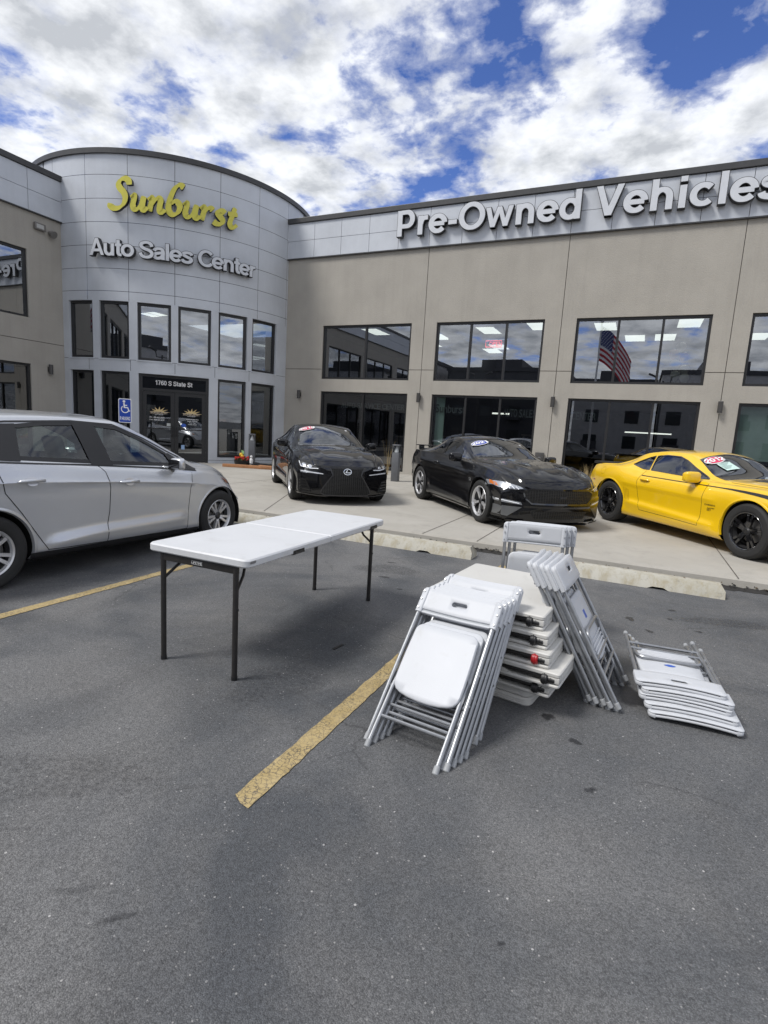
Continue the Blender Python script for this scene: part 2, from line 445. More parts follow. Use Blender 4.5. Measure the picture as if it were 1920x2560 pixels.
# ------------------------------------------------------------ ground
def ground():
    g = MB(); g.quad((-400, -400, 0), (400, -400, 0), (400, 400, 0), (-400, 400, 0))
    tag(g.build('asphalt_ground', M_asphalt, smooth=0), kind='structure')
    def line(x0, x1, y0, y1, taper=.02):
        m = MB(); n = 110; vs = []; fs = []
        for i in range(n+1):
            t = i/n; y = y0+(y1-y0)*t
            j = random.uniform(-.004, .004); vs += [(x0+j, y+(0 if i else .03), .004), ((x0+x1)/2, y, .004), (x1+random.uniform(-.004, .004), y+(0 if i else -.01), .004)]
        for i in range(n):
            for k in range(2): fs.append((i*3+k, i*3+k+1, i*3+k+4, i*3+k+3))
        m.add(vs, fs); return m.build('parking_line', M_line, smooth=0)
    tag(line(-1.31, -1.212, 1.55, 6.2), kind='structure')
    tag(line(-4.07, -3.972, 1.5, 6.2), kind='structure')
    tag(line(1.445, 1.545, 1.5, 6.2), kind='structure')
    # pavement slab with kerb edge
    ys = 6.88; zt = .108; m = MB()
    xs = [-40+i*.5 for i in range(int(100/.5)+1)]
    rnd = [random.uniform(-.006, .006) for _ in xs]
    def ed(i): return ys+rnd[i]
    vs = []; fs = []
    for i, x in enumerate(xs):
        vs += [(x, ed(i), 0.0), (x, ed(i)+.004, zt-.02), (x, ed(i)+.022, zt), (x, ed(i)+.35, zt), (x, 60, zt)]
    for i in range(len(xs)-1):
        for k in range(4): fs.append((i*5+k, (i+1)*5+k, (i+1)*5+k+1, i*5+k+1))
    m.add(vs, fs)
    def joint(a, b, w=.012):
        a = Vector((*a, 0)); b = Vector((*b, 0)); d = (b-a).normalized(); q = Vector((-d.y, d.x, 0))*w/2
        m.quad(*[(p.x, p.y, zt+.003) for p in (a-q, b-q, b+q, a+q)], 1)
    for x in (-8.1, -2.56, -1.79, 1.15, 4.1, 7.1): joint((x, ys+.01), (x, 12.3))
    joint((-5.25, ys+.01), (-6.35, 9.2)); joint((-6.35, 9.2), (-6.35, 16)); joint((-14, 10.4), (-6.35, 10.4)); joint((-6.35, 12.3), (9, 12.3))
    tag(m.build('pavement', [M_walk, pm('pavement_joint', (.08, .07, .06), .9)], smooth=30), kind='structure')
    # dirt and grit washed against the kerb
    d = MB(); vs = []; fs = []; n = 420; x0, x1 = -12, 9
    for i in range(n+1):
        x = x0+(x1-x0)*i/n; wv = .11+.05*math.sin(x*2.1)*math.sin(x*.7+1)+random.uniform(-.02, .03)
        vs += [(x, ys+.002, .022+random.uniform(-.012, .012)), (x, ys-.04, .015), (x, ys-max(wv, .03), .003)]
    for i in range(n):
        for k in range(2): fs.append((i*3+k, (i+1)*3+k, (i+1)*3+k+1, i*3+k+1))
    d.add(vs, fs)
    for i in range(420):
        x = random.uniform(-9, 4); y = ys-random.uniform(.0, .14)*random.random()
        r = random.uniform(.006, .022); a = random.uniform(0, 6); c, s_ = math.cos(a)*r, math.sin(a)*r
        z = random.uniform(.01, .04)
        d.quad((x-c, y-s_, z), (x+s_, y-c, z+.012), (x+c, y+s_, z+.006), (x-s_, y+c, z+.018), 1 if random.random() < .3 else 0)
    tag(d.build('kerb_grit', [pm('wet_dirt', (.022, .020, .018), .9, bump=.8, bs=80, var=.4), pm('dry_leaf', (.10, .075, .045), .9)], smooth=0), kind='stuff',
        label='dark grit and leaf litter washed along the kerb', cat='litter')
    # cracked tar seal and oil stains near the stacks
    t = MB(); fade = []
    def blot(x, y, rx, ry, a, f=1.0, n=26):
        vs = [(0, 0)]; ph = [random.uniform(0, 6) for _ in range(3)]
        for k in range(n):
            th = 2*PI*k/n; r = 1+.22*math.sin(2*th+ph[0])+.14*math.sin(3*th+ph[1])+.1*math.sin(5*th+ph[2])
            vs.append((rx*r*math.cos(th), ry*r*math.sin(th)))
        ca, sa = math.cos(a), math.sin(a)
        inner = [(u*.6, v*.6) for u, v in vs[1:]]
        al = vs[:1]+inner+vs[1:]
        t.add([(x+u*ca-v*sa, y+u*sa+v*ca, .004) for u, v in al], [(0, k+1, (k+1) % n+1) for k in range(n)]+[(k+1, n+k+1, n+(k+1) % n+1, (k+1) % n+1) for k in range(n)])
        fade.extend([f]*(n+1)+[0]*n)
    for b in [(.13, 3.42, .10, .16, .4, .75), (.10, 5.0, .05, .06, 0, .6), (.25, 4.75, .035, .04, .3, .6), (-.12, 2.72, .035, .03, 0, .7), (-.02, 2.35, .032, .022, .5, .6), (.42, 5.2, .04, .03, .2, .6), (-.28, 2.9, .04, .05, 1, .7), (.62, 4.98, .04, .025, .3, .6), (.2, 4.3, .05, .08, .2, .5), (-2.2, 4.9, .10, .03, .2, .6), (-1.9, 4.6, .05, .02, .2, .6), (.45, 5.5, .05, .03, 0, .6), (-.6, 5.3, .08, .03, 0, .6), (-.2, 1.45, .016, .010, .6, .6), (-.33, 1.02, .022, .016, .3, .5), (-2.4, 5.5, .06, .03, .2, .6), (-1.25, .98, .07, .018, .85, .42), (-1.75, 2.45, .30, .42, .3, .28), (-2.1, 1.25, .55, .30, .5, .26), (.9, 5.4, .5, .2, .2, .32), (-2.3, 5.2, .5, .25, .1, .32), (-1.45, .98, .09, .02, .7, .32)]:
        blot(*b)
    so_ = t.build('oil_stains', stain_mat(), smooth=0, weld=False)
    at = so_.data.attributes.new('wet', 'FLOAT', 'POINT'); at.data.foreach_set('value', fade)
    tag(so_, kind='structure')
ground()

def wheel_stop(x0, x1, label):
    m = MB(); y0, y1, h = 6.24, 6.52, .135; n = 36; vs = []; fs = []
    for i in range(n+1):
        t = i/n; x = x0+(x1-x0)*t
        e = min(i, n-i); k = 0 if e else 1          # tapered ends
        hh = h+random.uniform(-.0012, .0012)
        cut = .024 if .62 < t < .70 else 0
        yb = random.uniform(-.0015, .0015)
        ins = .040 if k else 0
        vs += [(x, y0+yb, max(cut, 0)), (x, y0+.035+yb*.5, .075), (x+(ins if i == 0 else -ins if i == n else 0), y0+.085, hh-.004), (x+(ins if i == 0 else -ins if i == n else 0), y0+.10, hh),
               (x+(ins if i == 0 else -ins if i == n else 0), y1-.10, hh), (x+(ins if i == 0 else -ins if i == n else 0), y1-.085, hh-.004), (x, y1-.03, .07), (x, y1, 0)]
    for i in range(n):
        for k in range(7): fs.append((i*8+k, (i+1)*8+k, (i+1)*8+k+1, i*8+k+1))
    fs += [tuple(range(7, -1, -1)), tuple(n*8+k for k in range(8))]
    m.add(vs, fs)
    o = m.build('wheel_stop', M_stop, smooth=30)
    hole = MB()
    for t in (.25, .8):
        x = x0+(x1-x0)*t; hole.tube([(x, (y0+y1)/2, .128), (x, (y0+y1)/2, .1385)], .012, 10)
    hole.build('anchor_pin', pm('rusty_pin', (.12, .06, .03), .8), o)
    tag(o, label, 'wheel stop', 'concrete wheel stops before the kerb')
wheel_stop(-3.51, -1.68, 'stained concrete wheel stop between the open white table and the black coupe')
wheel_stop(-.88, .96, 'stained concrete wheel stop behind the leaning chairs in front of the yellow coupe')
wheel_stop(-6.3, -4.45, 'concrete wheel stop half hidden behind the front of the silver hatchback and the open table')

# ------------------------------------------------------------ building
BL = empty('dealership_building', (-11.5, 16.05, 0))
tag(BL, 'two storey grey stucco dealership with a round metal clad entrance tower and dark windows', 'building')
BO = Vector(BL.location)
def bpart(mb, name, mats, **kw):
    o = mb.build(name, mats, None, **kw); o.parent = BL; o.matrix_parent_inverse = Matrix.Translation(-BO); return o

def wall_grid(m, P, u0, u1, z0, z1, openings, grooves_u=(), groove_rects=(), reveal=.14, gw=.018, gd=.012):
    """P(u, z, depth) -> point; openings (u0,u1,z0,z1); grooves recessed strips"""
    gro = list(groove_rects)+[(g-gw/2, g+gw/2, z0, z1) for g in grooves_u]
    us = sorted({u0, u1, *[o[i] for o in openings+gro for i in (0, 1)]}); zs = sorted({z0, z1, *[o[i] for o in openings+gro for i in (2, 3)]})
    def inside(c, rects): return any(r[0] < c[0] < r[1] and r[2] < c[1] < r[3] for r in rects)
    dep = {}
    for i in range(len(us)-1):
        for j in range(len(zs)-1):
            c = ((us[i]+us[i+1])/2, (zs[j]+zs[j+1])/2)
            dep[i, j] = None if inside(c, openings) else gd if inside(c, gro) else 0.0
    for (i, j), d in dep.items():
        a, b, e, f = us[i], us[i+1], zs[j], zs[j+1]
        if d is not None: m.quad(P(a, e, d), P(b, e, d), P(b, f, d), P(a, f, d), 1 if d else 0)
        for di, dj, p, q in ((1, 0, (b, e), (b, f)), (0, 1, (a, f), (b, f))):
            d2 = dep.get((i+di, j+dj), 'x')
            if d2 == 'x' or d2 == d: continue
            A = reveal if d is None else d; B = reveal if d2 is None else d2
            m.quad(P(*p, A), P(*q, A), P(*q, B), P(*p, B), 0)

def window(P, u0, u1, z0, z1, mull, gl, name='window', fw=.065, depth=.05, lab=None):
    """frame bars butt end to end; P(u,z,d)"""
    f = MB()
    def bar(a, b, c, d):
        v = [P(u, z, dd) for u in (a, b) for z in (c, d) for dd in (depth, depth+.09)]
        f.add(v, [(0, 2, 3, 1), (4, 5, 7, 6), (0, 1, 5, 4), (2, 6, 7, 3), (0, 4, 6, 2), (1, 3, 7, 5)])
    bar(u0, u0+fw, z0, z1); bar(u1-fw, u1, z0, z1); bar(u0+fw, u1-fw, z0, z0+fw); bar(u0+fw, u1-fw, z1-fw, z1)
    us = [u0+fw]
    for q in mull: bar(q-.03, q+.03, z0+fw, z1-fw); us += [q-.03, q+.03]
    us.append(u1-fw)
    fo = bpart(f, name, M_frame, smooth=0)
    for k in range(0, len(us), 2):
        g = MB(); dd = depth+.05
        g.quad(P(us[k], z0+fw, dd), P(us[k+1], z0+fw, dd), P(us[k+1], z1-fw, dd), P(us[k], z1-fw, dd))
        go = g.build('pane', gl, fo, smooth=0)
    return fo

YW = 16.05
def PR(u, z, d): return (u, YW+d, z)
RWIN = [(-10.0, -6.80), (-5.98, -2.78), (-1.94, 1.28), (2.11, 5.32), (6.16, 9.36)]
m = MB(); ops = []
for a, b in RWIN: ops += [(a, b, .17, 2.65), (a, b, 3.06, 4.79)]
xr = 11
gr = [-6.384, -2.334, 1.714, 5.764, 9.8]
gaps = [-11.47]+[v for ab in RWIN for v in ab]+[xr]
belt = [(gaps[i], gaps[i+1], 3.372, 3.39) for i in range(0, len(gaps), 2)]
wall_grid(m, PR, -11.6, xr, .05, 6.97, ops, gr, belt)
m.quad((xr, YW, .05), (xr, YW+10, .05), (xr, YW+10, 8.1), (xr, YW, 8.1))
bpart(m, 'wall', [M_stucco, M_groove], smooth=0)
for i, (a, b) in enumerate(RWIN):
    mu = [(a+b)/2] if i == 0 else [a+(b-a)*.335, a+(b-a)*.665]
    window(PR, a, b, .17, 2.65, mu, M_winglass_low)
    window(PR, a, b, 3.06, 4.79, mu, M_winglass)
# parapet panels (right wing)
def panels(P, us, zs, name='cladding', out=.05, gap=.012, back=0.0, sub=1):
    m = MB()
    m.quad(P(us[0], zs[0], -back), P(us[-1], zs[0], -back), P(us[-1], zs[-1], -back), P(us[0], zs[-1], -back), 1) if sub == 1 else None
    for i in range(len(us)-1):
        for j in range(len(zs)-1):
            a, b, c, d = us[i]+gap/2, us[i+1]-gap/2, zs[j]+gap/2, zs[j+1]-gap/2
            q = [P(a, c, -out), P(b, c, -out), P(b, d, -out), P(a, d, -out)]
            m.quad(*q, 0)
            k = [P(a, c, -back), P(b, c, -back), P(b, d, -back), P(a, d, -back)]
            for e in range(4):
                m.quad(q[e], q[(e+1) % 4], k[(e+1) % 4], k[e], 0)
    return bpart(m, name, [M_panel, M_gap], smooth=0)
us = [-11.55]+[-11.447+1.0125*k for k in range(1, 23)]
panels(PR, us, [6.975, 7.52, 8.07], out=.06, back=.001)
m = MB(); m.box(-11.6, xr+.1, YW-.11, YW+.5, 8.072, 8.23); bpart(m, 'coping', M_coping, smooth=0, bevel=.012)
m = MB(); m.box(-11.5, xr, YW-.075, YW-.003, 6.945, 6.972); bpart(m, 'drip_edge', M_coping, smooth=0)
m = MB(); m.box(-10.02, xr, YW-.02, YW+.05, .05, .165); bpart(m, 'base_course', M_stucco, smooth=0)

# left wing
XL = -16.25
def PL(u, z, d): return (XL-d, u, z)
m = MB(); lops = []
LWIN = [(6.3, 10.24), (1.6, 5.5), (-3.1, .8), (-7.8, -3.9)]
for a, b in LWIN: lops += [(a, b, .25, 2.78), (a, b, 4.07, 5.93)]
wall_grid(m, PL, -9.5, 11.33, 0.0, 6.97, lops, [5.9, 1.2, -3.5], [(-9.5, 11.33, 3.43, 3.448)])
m.quad((XL, -9.5, 0), (XL-9, -9.5, 0), (XL-9, -9.5, 8.1), (XL, -9.5, 8.1))
bpart(m, 'wall', [M_stucco, M_groove], smooth=0)
for a, b in LWIN:
    for z0, z1, gl in ((.25, 2.78, M_winglass_low), (4.07, 5.93, M_winglass)):
        window(PL, a, b, z0, z1, [a+(b-a)*.333, a+(b-a)*.667], gl)
us = [11.31-1.0125*k for k in range(0, 21)][::-1]
panels(PL, us, [6.975, 7.52, 8.07], out=.06, back=.001)
m = MB(); m.box(XL-.5, XL+.11, -9.5, 11.35, 8.072, 8.23); bpart(m, 'coping', M_coping, smooth=0, bevel=.012)
m = MB(); m.box(XL+.003, XL+.075, -9.5, 11.3, 6.945, 6.972); bpart(m, 'drip_edge', M_coping, smooth=0)

# round tower
CX, CY, CR = -16.25, 16.05, 4.78
def PC(th, z, d): a = R(th); return (CX+(CR-d)*math.cos(a), CY+(CR-d)*math.sin(a), z)
CWIN = [(-86.9, -76.4), (-73.7, -62.9), (-60, -48.6), (-46.2, -34.8), (-32.1, -20.8), (-18.5, -6.5)]
def arc_grid(th0, th1, z0, z1, ops, mi, m, out, seams_t, seams_z, gap):
    ths = {th0, th1}; zs = {z0, z1}
    for o in ops: ths |= {o[0], o[1]}; zs |= {o[2], o[3]}
    ga = math.degrees(gap/CR)/2
    ths |= {t for s in seams_t for t in (s-ga, s+ga)}; zs |= {z for s in seams_z for z in (s-gap/2, s+gap/2)}
    ths = sorted(t for t in ths if th0 <= t <= th1); zs = sorted(z for z in zs if z0 <= z <= z1)
    fine = []
    for i in range(len(ths)-1):
        n = max(1, int((ths[i+1]-ths[i])/1.6)); fine += [ths[i]+(ths[i+1]-ths[i])*k/n for k in range(n)]
    fine.append(ths[-1])
    for i in range(len(fine)-1):
        for j in range(len(zs)-1):
            c = ((fine[i]+fine[i+1])/2, (zs[j]+zs[j+1])/2)
            if any(o[0] < c[0] < o[1] and o[2] < c[1] < o[3] for o in ops): continue
            seam = any(abs(c[0]-s) < ga for s in seams_t) or any(abs(c[1]-s) < gap/2 for s in seams_z)
            d = .003 if seam else -out
            m.quad(PC(fine[i], zs[j], d), PC(fine[i+1], zs[j], d), PC(fine[i+1], zs[j+1], d), PC(fine[i], zs[j+1], d), 1 if seam else 0)
seam_t = [-93.7+15.45*k for k in range(8)]
m = MB()
arc_grid(-100, 12, 4.785, 8.75, [], 0, m, 0.0, seam_t, [5.04, 5.67, 6.305, 6.94, 7.57, 8.205], .014)
cops = [(a, b, 3.12, 4.77) for a, b in CWIN]+[(a, b, .29, 2.75) for i, (a, b) in enumerate(CWIN) if i not in (2, 3)]+[(-59.8, -35.4, .05, 2.735)]
arc_grid(-90, 0, .05, 2.78, cops, 0, m, 0.0, [], [.20], .012)
arc_grid(-90, 0, 2.78, 3.095, cops, 0, m, 0.0, [-78.2, -62.5, -47.3, -33.3, -19.6], [], .012)
arc_grid(-90, 0, 3.095, 4.785, cops, 0, m, 0.0, [], [3.1], .012)
# reveals of the tower openings
for o in cops:
    n = 6
    for k in range(n):
        a = o[0]+(o[1]-o[0])*k/n; b = o[0]+(o[1]-o[0])*(k+1)/n
        for z in (o[2], o[3]): m.quad(PC(a, z, 0), PC(b, z, 0), PC(b, z, .2), PC(a, z, .2))
    for t in (o[0], o[1]): m.quad(PC(t, o[2], 0), PC(t, o[3], 0), PC(t, o[3], .2), PC(t, o[2], .2))
# the upper drum carries on behind the wings
for k in range(100):
    a = 12+248*k/100; b = 12+248*(k+1)/100
    m.quad(PC(a, 7, 0), PC(b, 7, 0), PC(b, 8.75, 0), PC(a, 8.75, 0))
bpart(m, 'tower_cladding', [M_panel, M_gap], smooth=30)
m = MB(); n = 180
for k in range(n):
    a, b = 360*k/n, 360*(k+1)/n
    m.quad(PC(a, 8.752, -.06), PC(b, 8.752, -.06), PC(b, 8.89, -.06), PC(a, 8.89, -.06))
    m.quad(PC(a, 8.752, -.06), PC(b, 8.752, -.06), PC(b, 8.752, .001), PC(a, 8.752, .001))
    m.quad(PC(a, 8.89, -.06), PC(b, 8.89, -.06), PC(b, 8.89, .4), PC(a, 8.89, .4))
bpart(m, 'tower_coping', M_coping, smooth=30)
def chord(t0, t1, ins=0.0):
    A = Vector(PC(t0, 0, ins)); B = Vector(PC(t1, 0, ins)); L = (B-A).length; d = (B-A)/L; nrm = Vector((-d.y, d.x, 0))
    if nrm.dot(Vector((CX, CY, 0))-A) < 0: nrm = -nrm
    return (lambda u, z, dd: tuple(A+d*u+nrm*dd+Vector((0, 0, z)))), L, A, d, nrm
for i, (a, b) in enumerate(CWIN):
    P, L, *_ = chord(a, b, .0)
    window(P, .012, L-.012, 3.13, 4.762, [], M_winglass, depth=.06)
    sl_ = MB()
    v = [P(u, z, d) for u in (-.03, L+.03) for z in (3.085, 3.118) for d in (-.035, .05)]
    sl_.add(v, [(0, 2, 3, 1), (4, 5, 7, 6), (0, 1, 5, 4), (2, 6, 7, 3), (0, 4, 6, 2), (1, 3, 7, 5)]); bpart(sl_, 'sill', M_panel, smooth=0)
    if i not in (2, 3): window(P, .012, L-.012, .30, 2.742, [], M_winglass_low, depth=.06)
# entrance doors
P, DL, DA, Dd, Dn = chord(-59.8, -35.4, .02)
def barP(mb, P, a, b, c, d, d0, d1, mi=0):
    v = [P(u, z, dd) for u in (a, b) for z in (c, d) for dd in (d0, d1)]
    mb.add(v, [(0, 2, 3, 1), (4, 5, 7, 6), (0, 1, 5, 4), (2, 6, 7, 3), (0, 4, 6, 2), (1, 3, 7, 5)], mi)
f = MB()
for a, b, c, d in ((.0, .09, .11, 2.73), (DL-.09, DL, .11, 2.73), (.09, DL-.09, 2.66, 2.73), (.09, DL-.09, 2.24, 2.32)): barP(f, P, a, b, c, d, .03, .15)
df = bpart(f, 'door_frame', M_frame, smooth=0)
g = MB(); g.quad(P(.09, 2.32, .09), P(DL-.09, 2.32, .09), P(DL-.09, 2.66, .09), P(.09, 2.66, .09)); g.build('pane', M_winglass_low, df, smooth=0)
mid = DL/2
for a, b, sgn in ((.094, mid-.003, 1), (mid+.003, DL-.094, -1)):
    f = MB(); w = .11
    for q in ((a, a+w, .12, 2.235), (b-w, b, .12, 2.235), (a+w, b-w, .12, .38), (a+w, b-w, 2.13, 2.235), (a+w, b-w, 1.10, 1.135)): barP(f, P, *q, .05, .11)
    dr = bpart(f, 'door', M_frame, smooth=0)
    for z0, z1 in ((.38, 1.10), (1.135, 2.13)):
        g = MB(); g.quad(P(a+w, z0, .08), P(b-w, z0, .08), P(b-w, z1, .08), P(a+w, z1, .08)); g.build('pane', M_winglass_low, dr, smooth=0)
    h = MB(); hx = b-.05 if sgn == 1 else a+.05
    h.tube([P(hx, .88, .05), P(hx, .90, -.02), P(hx, 1.18, -.02), P(hx, 1.20, .05)], .013, 8); h.build('handle', M_black, dr)
# interior: two floors, dark walls, lit ceiling panels
m = MB()
m.box(-11.4, xr-.1, YW+.2, YW+9, .06, .14, 1); m.box(-11.4, xr-.1, YW+.2, YW+9, 2.75, 3.0, 2)
m.box(-11.4, xr-.1, YW+8.9, YW+9, .14, 6.9, 0); m.box(-11.4, xr-.1, YW+.2, YW+9, 5.0, 5.1, 2)
m.box(-11.45, -11.35, YW+.2, YW+9, .14, 6.9, 0); m.box(xr-.2, xr-.1, YW+.2, YW+9, .14, 6.9, 0)
m.box(-6.45, -6.3, YW+2.5, YW+8.9, .14, 5.0, 0); m.box(1.65, 1.8, YW+3.5, YW+8.9, .14, 5.0, 0)
m.box(XL-7, XL-.2, -9.4, 11.2, .06, .14, 1); m.box(XL-7, XL-.2, -9.4, 11.2, 3.0, 3.3, 2); m.box(XL-7, XL-.2, -9.4, 11.2, 6.2, 6.3, 2); m.box(XL-7, XL-6.9, -9.4, 11.2, .14, 6.9, 0)
m.box(XL-6.9, XL-.2, 11.1, 11.2, .14, 6.2, 0)
for k in range(16):                                                     # tower floor slabs
    a, b = -92+94*k/16, -92+94*(k+1)/16
    for z, mi in ((.13, 1), (2.80, 2), (3.05, 1), (4.95, 2)):
        m.add([(CX, CY, z), PC(a, z, .22), PC(b, z, .22)], [(0, 1, 2)], mi)
m.box(CX-.1, CX, CY-4.5, CY+3, .14, 5, 0); m.box(CX, CX+4.6, CY+2.9, CY+3, .14, 5, 0)
bpart(m, 'interior', [M_inwall, M_infloor, M_inceil], smooth=0)
def troffer(x, y, z, a=.3, b=.6):
    m = MB(); m.quad((x-a, y-b, z), (x+a, y-b, z), (x+a, y+b, z), (x-a, y+b, z)); bpart(m, 'ceiling_light', M_troffer, smooth=0)
for x, y in ((-9.2, 18.4), (-8.1, 21.2), (-7.2, 19.6), (-6.0, 23), (-5.05, 18.6), (-3.3, 18.1), (-5.5, 22), (-2.9, 20.6), (-1.35, 18.4), (-.55, 20.5), (.35, 20.4), (.9, 18.2), (2.9, 20.5), (4.2, 18.5)): troffer(x, y, 4.994)
for y in (9, 6):
    for x in (-18, -20.5): troffer(x, y, 6.19, .6, .3)
for a_, rr in ((-80, 2.9), (-68, 2.7)):
    q = PC(a_, 4.944, rr); troffer(q[0], q[1], q[2], .2, .3)
m = MB(); m.box(-.5, .9, YW+4.0, YW+4.06, 1.86, 1.9); bpart(m, 'strip_light', M_troffer, smooth=0)
m = MB(); m.box(-4.8, -4.2, YW+3, YW+3.06, 2.25, 2.3); bpart(m, 'strip_light', M_troffer, smooth=0)
# roller blind in the easternmost shopfront
m = MB(); m.box(2.2, 3.2, YW+.2, YW+.22, 1.25, 2.58); bpart(m, 'blind', pm('pale_green_blind', (.45, .55, .50), .8), smooth=0)
m = MB(); m.box(-5.88, -5.6, YW+.2, YW+.22, .3, 2.58); bpart(m, 'blind', MATS['pale_green_blind'], smooth=0)
for x0, x1, y0, y1, z1 in ((-9.5, -8.2, 18.5, 19.3, .9), (-5, -3.4, 18.2, 19, .9), (-1.2, .2, 18.6, 19.4, .9), (3, 4.6, 18.4, 19.2, .9), (-7.6, -6.9, 17.2, 17.7, 1.3), (-3.4, -3.0, 17.4, 17.9, 1.6)):
    m = MB(); m.rbox(x0, x1, y0, y1, z1-.05, z1, .01); m.box(x0+.03, x0+.07, y0+.05, y1-.05, .14, z1-.05); m.box(x1-.07, x1-.03, y0+.05, y1-.05, .14, z1-.05)
    bpart(m, 'desk', MATS.get('desk_wood') or pm('desk_wood', (.12, .09, .07), .5), smooth=0)

# wall lights and the camera box
def wall_light(P, u, z, label):
    e = empty('wall_light', P(u, z, 0)); tag(e, label, 'wall light', 'bronze wall lights on the joints of the facade')
    o = Vector(P(0, 0, 0)); ux = Vector(P(1, 0, 0))-o; n = o-Vector(P(0, 0, 1))
    Mx = Matrix((ux, n, Vector((0, 0, 1)))).transposed().to_4x4()
    b = MB(); b.rbox(-.05, .05, 0, .03, -.07, .07, .006, 0, Mx); b.build('mounting_plate', M_fixture, e)
    b = MB(); b.tube([(0, .085, -.14), (0, .085, .14)], .058, 20, 0, Mx); b.build('housing', M_fixture, e, smooth=40)
    b = MB(); b.tube([(0, .085, -.150), (0, .085, -.141)], .045, 16, 0, Mx); b.tube([(0, .085, .141), (0, .085, .146)], .045, 16, 0, Mx); b.build('lens', pm('lamp_lens', (.4, .4, .38), .3), e)
wall_light(PR, -10.83, 2.52, 'bronze up and down wall light beside the round tower, on the stucco right of it')
wall_light(PR, -6.39, 2.53, 'bronze wall light on the joint above the bollard between two shopfront windows')
wall_light(PR, -2.34, 2.53, 'bronze wall light on the pier behind the black coupe')
wall_light(PR, 1.71, 2.53, 'bronze wall light on the pier behind the yellow coupe')
wall_light(PL, 10.78, 2.68, 'bronze wall light on the side wing, left of the round tower')
e = empty('security_light', PL(10.78, 6.55, 0)); tag(e, 'twin headed flood light under the parapet left of the round tower', 'flood light')
b = MB(); b.rbox(.02, .1, -.33, -.02, -.02, .17, .01); b.build('box', pm('fixture_grey', (.16, .15, .14), .5), e)
b = MB(); b.box(.101, .103, -.29, -.08, .02, .13); b.build('lens', pm('lens_grey', (.4, .4, .38), .3), e)
b = MB(); b.tube([(.02, .12, .02), (.14, .16, -.03), (.18, .17, -.05)], [.04, .10, .105], 16); b.build('lamp_head', MATS['fixture_grey'], e)
# ------------------------------------------------------------ folding furniture
def pebble(name, col, bump=.25):
    m = pm(name, col, .48, var=.03, vs=3)
    k = N(m.node_tree); b = k.n['Principled BSDF']; tc = k.new('ShaderNodeTexCoord').outputs['Object']
    h = k.noise(tc, 330, 2, .5)
    bp = k.new('ShaderNodeBump', inp={'Strength': bump, 'Distance': .003, 'Height': h}); k.l.new(bp.outputs[0], b.inputs['Normal'])
    scuff = k.ramp(k.noise(tc, 5, 6, .72, .6), [(.56, 0), (.74, 1)])
    old = b.inputs['Base Color'].links[0].from_socket
    k.l.new(k.mix(k.math('MULTIPLY', scuff, .30), old, (.34, .33, .30)), b.inputs['Base Color'])
    return m
M_seat = pebble('white_chair_plastic', (.515, .53, .555))
M_table = pebble('white_table_plastic', (.58, .59, .605), .2)
M_tableold = pebble('off_white_table_plastic', (.56, .55, .52), .2)
M_steel = pm('grey_steel_tube', (.34, .35, .365), .36, metal=.75, var=.12, vs=14, rvar=.15)
M_foot = pm('grey_foot_cap', (.30, .31, .32), .55, var=.15)
M_bronze = pm('black_table_steel', (.028, .026, .025), .42, metal=.2, var=.2, vs=20)
M_blue = pm('blue_sticker', (.03, .10, .45), .4)
M_red = pm('red_clip', (.45, .015, .02), .35)
M_rivet = pm('rivet_grey', (.42, .43, .45), .35, metal=.6)
M_shadowline = pm('recess_grey', (.36, .38, .40), .6)

